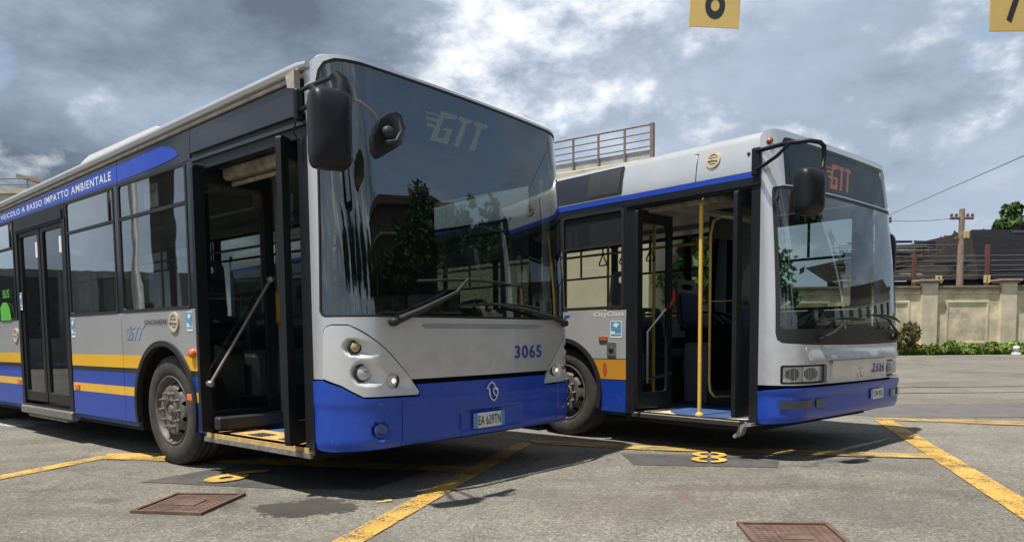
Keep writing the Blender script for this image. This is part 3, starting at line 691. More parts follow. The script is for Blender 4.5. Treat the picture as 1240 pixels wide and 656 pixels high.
            h = MB(); h.lathe([(rr*.99, .014), (rr*.8, .026), (rr*.45, .034), (0, .037)], P, ax, 24); h.build('lens', LEN if i != 0 else mat('amber_clear_lens', (.42, .32, .16), .12, .2, .3, 60, coat=1), c)
            if i == 2:
                h = MB(); h.lathe([(rr*.34, .034), (rr*.28, .041), (0, .043)], P, ax, 16); h.build('bulb', WRM, c)
    # bumper: three pieces
    topL = [(.035, .803), (.139, .808), (.150, .80), (.288, .764), (.437, .687), (.702, .683)]
    def foff(cu):
        def o(a, b):
            q = math.hypot((a-cu), (b-.473))
            d = .0
            if q < .066: d -= .030*smooth(.066, .055, q)
            d -= .010*smooth(.40, .33, b)
            if b > .60: d += .006*smooth(.60, .66, b)
            return d
        return o
    for s in (1, -1):
        pl = [(.035, .345), (.10, .335), (.20, .333), (.45, .345), (.702, .352)]+topL[::-1]
        panel('bumper_corner', [mirror_u(p, s) for p in pl], [], A, BLU, r, .04, .03, .022, foff(.543 if s > 0 else Lu-.543))
        P = Vector(A(.543 if s > 0 else Lu-.543, .473, -.022)); f = MB()
        f.lathe([(.050, 0), (.050, .010), (.040, .016), (.036, .012), (.0, .020)], P, (-.15*s, -1, 0), 28); f.build('fog_lamp', mat('fog_lens', (.03, .06, .30), .15, 0, .1, 20, coat=1), r)
    pc = [(.708, .352), (Lu/2, .362), (Lu-.708, .352), (Lu-.708, .683), (Lu-.848, .683), (Lu-.868, .70), (Lu-.867, .725), (Lu-.842, .766), (.842, .766), (.867, .725), (.868, .70), (.848, .683), (.708, .683)]
    def coff(a, b):
        d = -.010*smooth(.40, .33, b)
        if 1.22 < a < 1.95 and .38 < b < .555: d -= .012*smooth(1.22, 1.25, a)*smooth(1.95, 1.92, a)*smooth(.555, .535, b)*smooth(.38, .40, b)
        return d+(.006*smooth(.60, .66, b) if b > .6 else 0)
    panel('bumper_centre', pc, [], A, BLU, r, .04, .04, .03, coff)
    bk = [(.02, .36), (Lu-.02, .36), (Lu-.02, 1.30), (.02, 1.30)]
    panel('front_bulkhead', bk, [], A, LIN, r, .01, .1, .2, -.075)
    # plate, number, emblem
    m = MB(); P = lambda u, z, o: A(u, z, o)
    plate = panel('number_plate', rrect(1.362, 1.702, .410, .522, .006), [], P, PLW, r, .006, .05, .1, .010)
    for a0, a1 in ((1.362, 1.398), (1.664, 1.702)):
        m = MB(); rect_fn(m, P, a0, a1, .411, .521, .001, .012); m.build('plate_band', LGB, plate)
    lettering('plate_characters', 'EA 639TN', lambda x, y, o: P(1.531+x, .466+y, .011+o), INK, plate, .25, .072, .006, 1.05)
    lettering('fleet_number', '3065', lambda x, y, o: A(2.05+x, .966+y, .002+o), NAV, r, .36, .105, .022, 1.15)
    emblem(r, A, 1.575, .674, .046, .066)
    # wipers
    wiper(r, A, (.652, 1.192), (1.178, 1.40), (1.318, 1.508), (.86, 1.47), (1.90, 1.485), .016)
    wiper(r, A, (Lu-.56, 1.197), (1.95, 1.30), (1.56, 1.335), (1.22, 1.31), (2.2, 1.315), .014)
    # mirrors
    c = Vector((-.288, -.25, 2.272))
    mm = mirror_glass_box('wing_mirror', c, .118, .085, .222, 6.5, PLA, r, -.35)
    mb = MB(); mb.box(-.11, .11, .066, .070, -.17, .17); R_ = Matrix.Translation(c) @ Matrix.Rotation(-.25, 4, 'Z'); mb.v = [tuple(R_ @ Vector(v)) for v in mb.v]; mb.build('mirror_glass', MIR, mm)
    mb = MB(); mb.tube([c+Vector((.075, 0, .14)), c+Vector((.085, 0, .22)), c+Vector((.085, .01, .28)), c+Vector((.05, .03, .325))], .05, 14, rs=[.062, .060, .052, .03]); mb.build('mirror_cap', PLA, mm)
    mb = MB(); mb.tube([c+Vector((.06, .02, .31)), c+Vector((.10, .12, .335)), (-.09, .22, 2.66), (-.04, .40, 2.68)], .014, 8); mb.tube([c+Vector((-.03, .03, .18)), c+Vector((-.02, .14, .26)), (-.07, .26, 2.56), (-.03, .42, 2.56)], .014, 8)
    mb.box(-.065, -.005, .42, .46, 2.50, 2.70, .01); mb.tube([(-.05, .44, 2.52), (-.07, .45, 2.42), (-.02, .46, 2.38)], .006, 6); mb.build('mirror_arm', PLA, mm)
    sc = c+Vector((.40, -.03, .06)); mb = MB()
    mb.tube([c+Vector((.12, 0, .20)), c+Vector((.20, -.02, .185)), c+Vector((.29, -.03, .14)), c+Vector((.335, -.03, .06)), c+Vector((.345, -.03, .0))], .011, 8); mb.build('mirror_stalk', STL, mm)
    poly = [(.115, .115), (.145, .045), (.105, -.055), (-.08, -.165), (-.115, -.14), (-.125, -.055), (-.085, .045), (-.01, .095), (.07, .125)]
    sm_ = panel('kerb_mirror', poly, [], lambda a, b, o: tuple(sc+Vector((a*1.0, -o+.10*a, b*1.05))), PLA, mm, .05, .03, .03, lambda a, b: .03*max(0, 1-(a*a+b*b)/.02))
    mb = MB(); mb.lathe([(.036, 0), (.034, .02), (.020, .03), (0, .034)], sc+Vector((-.04, -.035, -.02)), (-.1, -1, 0), 18); mb.tube([sc+Vector((.03, -.055, .07)), sc+Vector((.045, -.07, 0)), sc+Vector((.0, -.07, -.07)), sc+Vector((-.07, -.06, -.09))], .012, 8); mb.build('mirror_joint', GRD, mm)
    # right side mirror folded behind the corner
    # small side things
    roundel(r, near, 2.37, 1.235, .085, CREAM)
    roundel(r, near, 6.45, 1.16, .085, CREAM)
    info_sticker(r, near, 2.10, 1.235, .095, .16); info_sticker(r, near, 4.62, 1.22, .10, .20); info_sticker(r, near, 6.20, 1.55, .09, .20)
    m = MB(); m.lathe([(.04, 0), (.04, .02), (.03, .035), (0, .04)], (-.0, 2.055, .975), (-1, 0, 0), 20); m.build('side_indicator', ORL, r)
    for sv in (2.13, 4.58, 6.42):
        m = MB(); m.box(-.014, 0, sv-.055, sv+.055, .585, .64, .006); m.build('side_marker', ORL, r)
    gtt_logo('side_logo', r, near, 3.15, 1.15, .30, .12, PGB, -1)
    lettering('side_script', 'JONCKHEERE', lambda x, y, o: near(2.72-x, 1.235+y, .004+o), mat('script_dark', (.05, .052, .06), .3, .6), r, .44, .055, .006, 1.1)
    # bay label seen behind the window glass
    gp = panel('paper_sign', [(2.66, 2.23), (2.93, 2.23), (2.93, 2.43), (2.66, 2.43)], [], near, mat('paper', (.55, .55, .50), .7), r, .002, .3, off=-.04)
    lettering('sign_letters', 'GTT', lambda x, y, o: near(2.80-x, 2.33+y, -.0385+o), PGB, gp, .17, .10, .02)
    gb = panel('green_sticker', [(6.55, 1.34), (6.95, 1.34), (6.95, 1.50), (6.85, 1.56), (6.7, 1.555), (6.6, 1.48)], [], near, mat('green_vinyl', (.10, .42, .05), .5), r, .001, .05, off=.012)
    lettering('sticker_letters', 'BUS', lambda x, y, o: near(6.72-x, 1.66+y, .006+o), MATS['green_vinyl'], gb, .24, .10, .01)
    # interior
    interior_box(r, Wd, .62, T-.4, .339, 2.52, FLB, (2.6, 8.72))
    cab_interior(r, A, Wd, .345, 1.22, GRD)
    m = MB(); m.box(1.30, 1.34, .95, 1.75, .345, 1.45, .01); m.box(1.32, Wd-.1, 1.75, 1.79, .345, 2.45, .01); m.build('driver_partition', GRD, r)
    m = MB(); m.box(.95, 1.30, .25, .62, .345, 1.15, .03); m.box(1.00, 1.22, .42, .60, 1.15, 1.42, .02); m.build('ticket_console', GRI, r)
    fm = lambda a, b, o: (a, 1.80+o, b)
    m = MB(); m.box(.42, .54, 1.795, 1.80, 2.16, 2.27); m.build('poster', mat('poster_paper', (.45, .30, .22), .6), r)
    for x_, y_ in ((.75, 1.98), (.75, 4.7)):
        m = MB(); m.box(x_-.08, x_+.08, y_-.10, y_+.03, 1.22, 1.50, .02); v_ = m.build('ticket_validator', mat('validator_yellow', (.70, .40, .04), .45, 0, .1, 12), r); m = MB(); m.box(x_-.05, x_+.05, y_-.106, y_-.10, 1.36, 1.46); m.build('screen', LEDK, v_)
    for i, yv in enumerate((3.5, 4.3, 6.7, 7.5, 8.3, 9.1, 9.9)):
        for x in ((.42, .86, 1.66, 2.10) if i not in (1,) else (1.66, 2.10)): seat(r, x, yv, .345 if yv < 8 else .55, -1)
    seat(r, .50, 2.62, .80, -1); seat(r, 2.0, 2.62, .80, -1)
    for x in (.50, 2.0): m = MB(); m.box(x-(.0 if x < 1 else .44), x+(.44 if x < 1 else 0), 2.0, 3.2, .345, .98, .05); m.build('wheel_box', GRI, r)
    YP2 = mat('grey_handrail', (.38, .36, .30), .35, .3, .1, 10)
    poles(r, [[(x, yv, .345), (x, yv, 2.5)] for x, yv in ((.75, 1.98), (1.75, 1.98), (.75, 3.3), (1.75, 3.9), (.75, 4.7), (.80, 6.3), (1.7, 6.3), (.75, 7.2))]+[[(.55, 2.0, 2.2), (.55, 10.5, 2.2)], [(1.97, 2.0, 2.2), (1.97, 10.5, 2.2)]], YP2)
    return r
# ================================================================ BUS TWO
def build_bus_two():
    A = A2; Wd = A.W; Lu = A.L; T = 11.95; near, far = A.near, A.far
    r = empty('city_bus', (2.3266, 6.0827, 0), .7296)
    tag(r, 'blue and silver bus numbered 2326 on the right, with rectangular lamps and doorway pole', 'bus', 'parked city buses')
    grey = (.45, .455, .46)
    SB = mat('side_band_paint_older', (.4, .4, .4), .38, .25, .07, 2, coat=.28, dirt=.30, bump=.05, bscale=1.4, bdist=.05,
             bands=[(0, BLUE), (.628, (.02, .02, .03)), (.640, (.70, .33, .03)), (.842, (.1, .1, .11)), (.850, grey)])
    arch = (2.66, .50, .565); arch2 = (8.90, .50, .565)
    def coving(a, z, off=0):                         # leaning roof side, a = distance back
        t = max(0, z-2.46); k = .03*t+.55*t*t if t < .3 else .0585+(t-.3)*.8
        return k
    nr = lambda a, z, off=0: (-off+coving(a, z), a, z)
    fr_ = lambda a, z, off=0: (Wd+off-coving(a, z), a, z)
    for fn in (near, far):
        doors = fn is near
        segs = [(1.775, 3.6), (3.607, 5.0), (6.6, 8.0), (8.007, 10.2), (10.207, T)] if doors else [(.36, 1.9), (1.907, 3.6), (3.607, 5.8), (5.807, 8.0), (8.007, 10.2), (10.207, T)]
        for a0, a1 in segs:
            ar = arch if a0 < 2.66 < a1 else arch2 if a0 < 8.9 < a1 else None
            side_wall('side_panel', r, fn, a0, a1, .315, 1.345, ar, SB)
        for cs in (2.66, 8.90): arch_trim(r, fn, cs, .50, .570)
        wins = [(1.80, 2.66), (2.70, 3.6), (3.64, 5.0), (6.6, 7.9), (7.94, 9.2), (9.24, 10.5), (10.54, 11.8)] if doors else [(.55, 1.60), (1.66, 2.66), (2.70, 3.9), (3.94, 5.2), (5.24, 6.5), (6.54, 7.9), (7.94, 9.2), (9.24, 10.5), (10.54, 11.8)]
        for a0, a1 in wins: window(r, fn, a0, a1, 1.355, 2.36, GS2, (2.005,) if doors else (1.93,), fr=.032, mull=(((a0+a1)/2, 1.95, 2.33),) if not doors else ())
        if doors:
            for a0, a1 in wins: panel('blind_panel', [(a0+.03, 2.01), (a1-.03, 2.01), (a1-.03, 2.33), (a0+.03, 2.33)], [], fn, LEDK, r, .004, .4, .5, -.02)
        edges = [1.725]+[x for w in wins for x in w]+[T] if doors else [.36]+[x for w in wins for x in w]+[T]
        for q in range(0, len(edges), 2):
            if edges[q+1]-edges[q] > 1: continue
            mb = MB(); rect_fn(mb, fn, edges[q], edges[q+1], 1.35, 2.36, .04, -.001); mb.build('window_pillar', DGR, r)
        panel('cant_panel', [(.36 if not doors else 1.70, 2.36), (T, 2.36), (T, 2.412), (.36 if not doors else 1.70, 2.412)], [], fn, DGR, r, .03, .5, .6)
        panel('blue_line', [(.33, 2.415), (T, 2.415), (T, 2.462), (.33, 2.462)], [], fn, BLU2, r, .012, .5, .6, .003)
        f3 = nr if doors else fr_
        panel('roof_coving', [(.345, 2.465), (.964, 2.465), (.964, 2.79), (.345, 2.79)], [], f3, SIL2, r, .02, .06, .1, .002)
        panel('roof_coving', [(.976, 2.465), (T, 2.465), (T, 2.79), (.976, 2.79)], [], f3, SIL2, r, .02, .3, .1, .002)
    # louvred grille in the roof side
    g = panel('roof_grille', rrect(1.83, 3.05, 2.485, 2.765, .02), [], nr, DGR, r, .01, .1, .1, .012)
    mb = MB(); rect_fn(mb, nr, 1.86, 2.28, 2.505, 2.745, .003, .0155, .06); mb.build('grille_flap', GRD, g)
    roundel(r, nr, .80, 2.632, .072, CREAM, 'roof_roundel')
    m = MB(); m.lathe([(.032, 0), (.03, .02), (0, .028)], nr(.27, 2.695, .0), (-1, 0, .25), 16); m.build('marker_lamp', ORD, r)
    m = MB(); m.lathe([(.016, 0), (.014, .012), (0, .014)], nr(.45, 2.62, .0), (-1, 0, .2), 12); m.build('rubber_stop', GRD, r)
    roof_shell(r, A, T, 2.74, 2.79, [(.045, -.02), (.055, .02), (.09, .055), (.16, .08), (.3, .10), (.6, .11)], SIL2, ubl=(.05, .30))
    # front door
    panel('door_frame', [(.325, .31), (1.765, .31), (1.765, 2.412), (.325, 2.412)], [[(.405, .335), (1.655, .335), (1.655, 2.325), (.405, 2.325)]], near, DRF, r, .07, .5, .5, .006)
    m = MB(); rect_fn(m, near, .33, 1.76, 2.345, 2.36, .02, .022); m.build('door_header_rail', DGR, r)
    for sv, w0, w1 in ((.47, -.15, .42), (1.60, -.06, .50)):
        f = lambda a, b, o, sv=sv: (a, sv-o, b)
        d = panel('door_leaf', rrect(w0, w1, .37, 2.30, .03), [rrect(w0+.075, w1-.07, .52, 2.18, .04)], f, DRF, r, .04, .6, .6, .02)
        panel('door_glass', rrect(w0+.065, w1-.06, .51, 2.19, .03), [], f, GS2, d, 0, .6, .6, 0)
        if sv > 1:
            mb = MB(); mb.tube([(w0+.11, sv-.06, .62), (w0+.11, sv-.06, 1.12), (w1-.06, sv-.06, 1.42)], .014, 10); mb.tube([(w0+.11, sv-.06, .66), (w1-.06, sv-.06, .70)], .012, 8); mb.build('door_handrail', GRD, d)
            mb = MB(); mb.tube([(w1-.11, sv-.06, 1.36), (w1-.05, sv-.075, 1.45), (w1-.04, sv-.07, 1.54)], .02, 8, rs=[.012, .02, .012]); mb.build('red_strap', mat('red_tape', (.5, .02, .03), .5), d)
        else:
            mb = MB(); mb.tube([(w0+.10, sv+.05, .6), (w0+.10, sv+.05, 1.7)], .013, 8); mb.build('door_handrail', YPL, d)
    m = MB(); m.prism([(.34, .325), (.42, .318), (.455, .30), (.475, .24), (.52, .205), (.50, .185), (.445, .215), (.42, .275), (.40, .295), (.34, .30)], 0, -.075, .0); m.build('step_bracket', mat('bracket_alloy', (.33, .33, .32), .5, .4, .3, 20), r)
    m = MB(); m.box(-.012, .62, .42, 1.66, .29, .328); m.build('entry_sill', FLC, r)
    m = MB(); m.box(-.022, -.012, .40, 1.68, .285, .322); m.build('sill_edge', GRD, r)
    m = MB(); m.prism([(.05+.55*math.sin(t) if False else .62-.57*math.sin(t), .98-.56*math.cos(t)) for t in [PI*i/24 for i in range(25)]], 2, .325, .334); m.build('entry_mat', FLB, r)
    m = MB(); m.box(.62, Wd-.04, .42, 1.8, .29, .334); m.build('entry_floor', FLB, r)
    m = MB(); m.tube([(.13, .995, .33), (.13, .995, 2.36)], .019, 12); m.lathe([(.04, 0), (.04, .012), (.022, .03)], (.13, .995, .334), (0, 0, 1), 16); m.build('doorway_pole', YPL, r)
    m = MB(); m.box(.10, .5, .75, 1.6, 2.28, 2.345, .02); m.build('door_mechanism', mat('mechanism_cover', (.26, .22, .16), .6, 0, .5, 12), r)
    # side bits
    lettering('model_script', 'CityClass', lambda x, y, o: near(2.00-x, 1.302+y, .001+o), mat('script_white', (.78, .78, .75), .4), r, .40, .062, .016, 1.1)
    gtt_logo('side_logo', r, near, 2.80, 1.235, .38, .15, BLU2, -1)
    info_sticker(r, near, 1.90, 1.15, .15, .17)
    m = MB(); m.box(-.016, 0, 2.01, 2.13, 1.03, 1.085, .008); m.build('side_indicator', ORD, r)
    m = MB(); m.box(-.012, 0, 1.90, 2.02, .875, 1.025, .012); mc = m.build('filler_flap', STL, r); m = MB(); m.lathe([(.03, 0), (.03, .006), (.012, .012), (0, .012)], (-.012, 1.96, .95), (-1, 0, 0), 16); m.build('lock', GRD, mc)
    m = MB(); sheet(m, circ(2.05, .745, .026, 16, .07), [], near, .001, .1, off=.003); m.build('coat_of_arms', mat('arms_red', (.45, .07, .03), .5), r)
    # body below, wheels
    m = MB(); m.box(.04, Wd-.04, .40, 2.05, .235, .285); m.box(.36, Wd-.36, 2.0, 3.3, .24, .6); m.box(.06, Wd-.06, 3.25, 8.3, .24, .32); m.box(.36, Wd-.36, 8.2, 9.6, .24, .6); m.box(.05, Wd-.05, 9.5, T-.02, .25, .45); m.build('underbody', LIN, r)
    for cs in (2.66, 8.90):
        arch_liner(r, .02, .42, cs, .50, .56); arch_liner(r, Wd-.02, Wd-.42, cs, .50, .56)
        wheel(r, .045, cs, -1, cs < 5); wheel(r, Wd-.045, cs, 1, cs < 5)
    m = MB(); m.tube([(.4, 2.66, .48), (Wd-.4, 2.66, .48)], .07, 10); m.tube([(.4, 8.90, .48), (Wd-.4, 8.90, .48)], .09, 10); m.build('axle', LIN, r)
    m = MB(); m.box(0, Wd, T, T+.04, .315, 1.345); m.build('rear_panel', BLU, r)
    m = MB(); m.box(0, Wd, T, T+.035, 1.35, 2.74); m.build('rear_window_panel', DGR, r)
    # front
    gl = [(.225, 1.155), (.240, 1.135), (.262, 1.128)]
    glp = gl+[(Lu-p[0], p[1]) for p in gl[::-1]]+[(Lu-.235, 2.20), (Lu-.25, 2.26), (Lu-.29, 2.285)]+[(.29, 2.335), (.25, 2.32), (.235, 2.27)]
    glp = gl+[(Lu-p[0], p[1]) for p in gl[::-1]]+[(Lu-.235, 2.24), (Lu-.25, 2.285), (Lu-.29, 2.30), (.29, 2.30), (.25, 2.285), (.235, 2.24)]
    bk0 = [(.190, 1.10), (.205, 1.04), (.245, 1.012), (.32, 1.005), (.60, .992), (Lu/2, .985), (Lu-.60, .992), (Lu-.32, 1.005), (Lu-.245, 1.012), (Lu-.205, 1.04), (Lu-.190, 1.10)]
    outer = bk0+[(Lu-.200, 2.27), (Lu-.215, 2.31), (Lu-.34, 2.325), (.34, 2.325), (.215, 2.31), (.200, 2.27)]
    dest = [(.36, 2.335), (Lu-.36, 2.335), (Lu-.385, 2.70), (Lu-.42, 2.735), (Lu-.48, 2.745), (.48, 2.745), (.42, 2.735), (.385, 2.70)]
    frame = [(.030, .655), (Lu-.030, .655), (Lu-.030, 2.45), (Lu-.06, 2.74), (Lu-.12, 2.775), (Lu-.30, 2.80), (.30, 2.80), (.12, 2.775), (.06, 2.74), (.030, 2.45)]
    lampL = rrect(.237, .802, .663, .825, .02); lampR = [(Lu-p[0], p[1]) for p in lampL]
    panel('front_panel', frame, [outer, dest, lampL, lampR], A, SIL, r, .03, .045, .10, 0)
    glh = [(Lu/2+(p[0]-Lu/2)*.995, p[1]) for p in glp]
    panel('windscreen_surround', outer, [glh], A, LEDK, r, .02, .05, .1, -.003)
    panel('windscreen', glp, [], A, GW2, r, 0, .05, .08, -.010)
    db = panel('destination_display', dest, [], A, LEDK, r, .02, .06, .1, -.045)
    panel('display_glass', dest, [], A, GDS, r, 0, .06, .1, -.006)
    led_logo('display_letters', db, A, 1.06, 1.70, 2.40, 2.64, LEDO, 40, 20, -.035)
    # bonnet flap standing proud, with its crease
    flap = [(.495, .845), (Lu-.495, .845), (Lu-.47, .975), (Lu-.60, .982), (Lu/2, .975), (.60, .982), (.47, .975)]
    panel('bonnet_flap', [(.505, .862), (Lu-.505, .862), (Lu-.475, .972), (Lu-.60, .979), (Lu/2, .972), (.60, .979), (.475, .972)], [], A, SIL, r, .02, .04, .05, lambda a, b: .006+.030*smooth(.972, .868, b)*smooth(.475, .55, a)*smooth(Lu-.475, Lu-.55, a))
    panel('bonnet_lip', [(.86, .66), (Lu-.86, .66), (Lu-.86, .852), (.86, .852)], [], A, SIL, r, .02, .05, .05, lambda a, b: .004+.020*smooth(.66, .84, b))
    for s in (1, -1):
        mu = (lambda p: p) if s > 0 else (lambda p: (Lu-p[0], p[1]))
        hb = panel('headlight', [mu(p) for p in lampL], [], A, LEDK, r, .02, .05, .1, -.035)
        for i, (a0, a1) in enumerate(((.262, .47), (.482, .735))):
            q = panel('lamp_reflector', [mu(p) for p in rrect(a0, a1, .682, .806, .012)], [], A, REF if i else mat('milky_reflector', (.55, .55, .53), .3, .3, .1, 30), hb, .004, .03, .03, lambda a, b, a0=a0, a1=a1: -.030-.02*(1-min(1, ((((a if s > 0 else Lu-a)-(a0+a1)/2)/(a1-a0)*2)**2+((b-.744)/.06)**2))))
            g_ = MB()
            for k in range(7 if i else 5):
                aa = a0+.015+(a1-a0-.03)*k/(6 if i else 4); sheet(g_, [mu((aa-.0015, .686)), mu((aa+.0015, .686)), mu((aa+.0015, .802)), mu((aa-.0015, .802))], [], A, .003, .2, off=-.010)
            g_.build('lens_fluting', mat('lens_flute', (.5, .5, .5), .15, .2), hb)
            panel('lens', [mu(p) for p in rrect(a0-.004, a1+.004, .678, .810, .014)], [], A, glassm('lamp_lens', (.92, .92, .9), 1.0, 0, .10) if 'lamp_lens' not in MATS else MATS['lamp_lens'], hb, 0, .04, .06, -.006)
    def boff(a, b):
        d = -.010*smooth(.38, .32, b)+.0
        for a0, a1 in ((.216, .538), (.589, .727)):
            for aa in (a, Lu-a):
                if a0 < aa < a1 and .452 < b < .533: d -= .014
        return d+.010*smooth(.56, .60, b)
    bl = [(.030, .325), (.12, .322), (.30, .335), (.5, .35), (Lu/2, .372), (Lu-.5, .35), (Lu-.30, .335), (Lu-.12, .322), (Lu-.030, .325), (Lu-.030, .60), (Lu-.10, .612), (Lu-.3, .63), (Lu/2, .636), (.3, .63), (.10, .612), (.030, .60)]
    panel('bumper', bl, [], A, BLU, r, .05, .03, .026, boff)
    for a0, a1 in ((.222, .532), (.595, .722), (Lu-.532, Lu-.222), (Lu-.722, Lu-.595)):
        panel('bumper_reflector', rrect(a0, a1, .457, .528, .012), [], A, mat('dark_reflector', (.03, .032, .04), .2, 0, coat=.8), r, .004, .05, .1, .014)
    for a0 in (.62, Lu/2+.10): pass
    m = MB(); pts = [A(Lu-.18+.03*k, .53+.0*k, .035) for k in range(3)]; m.tube([A(Lu-.26, .525, .03), A(Lu-.20, .525, .045), A(Lu-.13, .525, .045), A(Lu-.09, .525, .03)], .035, 10, rs=[.02, .04, .04, .02]); m.build('corner_buffer', BLK, r)
    panel('front_bulkhead', [(.02, .34), (Lu-.02, .34), (Lu-.02, 1.16), (.02, 1.16)], [], A, LIN, r, .01, .1, .2, -.07)
    pl_ = panel('number_plate', rrect(1.60, 1.90, .468, .562, .006), [], A, PLW, r, .006, .05, .1, .016)
    m = MB(); rect_fn(m, A, 1.60, 1.63, .469, .561, .001, .0175); m.build('plate_band', LGB, pl_)
    lettering('plate_characters', 'CW 915', lambda x, y, o: A(1.765+x, .515+y, .0165+o), INK, pl_, .21, .058, .006)
    lettering('fleet_number', '2326', lambda x, y, o: A(1.80+x, .765+y, .0195+o), NAV, r, .30, .092, .018, 1.12)
    emblem(r, A, 1.405, .745, .05, .072)
    wiper(r, A, (.682, 1.045), (.95, 1.16), (1.05, 1.20), (.62, 1.19), (1.45, 1.215), .013)
    wiper(r, A, (Lu-.62, 1.05), (Lu-.80, 1.14), (Lu-.92, 1.23), (Lu-.45, 1.20), (Lu-1.25, 1.26), .013)
    # mirrors on tube arms
    c = Vector((-.222, -.22, 2.175)); mm = mirror_glass_box('wing_mirror', c, .122, .075, .178, 5, PLA, r, -.2)
    mb = MB(); mb.box(-.10, .10, .060, .064, -.15, .15); R_ = Matrix.Translation(c) @ Matrix.Rotation(-.2, 4, 'Z'); mb.v = [tuple(R_ @ Vector(v)) for v in mb.v]; mb.build('mirror_glass', MIR, mm)
    mb = MB(); mb.tube([(-.02, .36, 2.62), (-.12, .05, 2.605), (-.12, -.15, 2.59), (-.06, -.21, 2.575), (-.015, -.22, 2.55), (-.01, -.22, 2.48), (-.03, -.22, 2.38), (-.13, -.22, 2.34)], .018, 10)
    mb.tube([(-.02, .36, 2.47), (-.08, .26, 2.475), (-.12, .12, 2.52), (-.13, .0, 2.60)], .015, 10); mb.box(-.035, .0, .32, .40, 2.42, 2.65, .01); mb.build('mirror_arm', PLA, mm)
    c = Vector((Wd+.07, .22, 1.89)); m2 = mirror_glass_box('wing_mirror', c, .10, .06, .235, 5, PLA, r, .3); mb = MB(); mb.tube([(Wd, .36, 2.25), (Wd+.06, .26, 2.22), (Wd+.07, .22, 2.1)], .015, 8); mb.build('mirror_arm', PLA, m2)
    # interior
    interior_box(r, Wd, 1.81, T-.4, .331, 2.40, mat('dark_floor', (.05, .07, .12), .6, 0, .2, 10), (2.66, 8.9))
    cab_interior(r, A, Wd, .334, 1.16, mat('dash_grey', (.06, .065, .07), .6, 0, .1, 8))
    m = MB(); m.box(1.12, 1.15, .75, 1.55, .334, 1.2, .01); m.box(1.14, Wd-.08, 1.55, 1.58, .334, 2.35, .01); m.build('driver_partition', GRD, r)
    f = lambda a, b, o: (a, 1.24+o, b)
    sc_ = panel('door_screen', rrect(.68, 1.12, .52, 2.05, .10), [], f, glassm('smoked_screen', (.10, .11, .11), .8), r, .008, .4, .5)
    m = MB(); m.tube([(1.1, 1.24, 2.30), (.85, 1.24, 2.28), (.71, 1.24, 2.22), (.66, 1.24, 2.08), (.66, 1.24, .62), (.68, 1.24, .52), (.76, 1.24, .46), (1.14, 1.24, .44)], .013, 10); m.tube([(.66, 1.24, 1.42), (1.14, 1.24, 1.44)], .010, 8); m.build('handrail', YPL, r)
    m = MB(); m.box(1.65, 2.32, 1.9, 3.3, .334, .92, .04); m.box(.46, .66, 2.02, 3.3, .334, .92, .04); m.build('wheel_box', mat('box_grey', (.10, .11, .13), .5, 0, .1, 5), r)
    m = MB(); m.box(1.15, 2.3, 1.6, 1.9, .334, 1.0, .02); m.build('equipment_box', mat('box_grey', ()), r)
    seat(r, .40, 2.35, .74, 1); seat(r, 1.95, 2.2, .74, -1); seat(r, 1.5, 2.4, .40, -1)
    for yv in (4.0, 4.8, 5.6, 6.9, 7.7, 8.6, 9.4):
        for x in ((.42, 1.55, 1.98) if yv < 5 or yv > 6.6 else (1.55, 1.98)): seat(r, x, yv, .334 if yv < 8 else .5, -1)
    poles(r, [[(.72, 1.98, .334), (.72, 1.98, 2.4)], [(.72, 3.3, .334), (.72, 3.3, 2.4)], [(1.5, 3.3, .334), (1.5, 3.3, 2.4)], [(.62, 1.9, 2.16), (.62, 10.5, 2.16)], [(1.7, 1.9, 2.16), (1.7, 10.5, 2.16)]], YPL)
    for yv in (1.95, 2.13, 2.32, 2.62):
        m = MB(); m.tube([(.62, yv, 2.17), (.62, yv, 2.00)], .010, 6)
        m.tube([(.62, yv, 2.00), (.62, yv-.055, 1.90), (.62, yv-.05, 1.88), (.62, yv+.05, 1.88), (.62, yv+.055, 1.90)], .009, 6, True); m.build('hanging_strap', GRD, r)
    return r
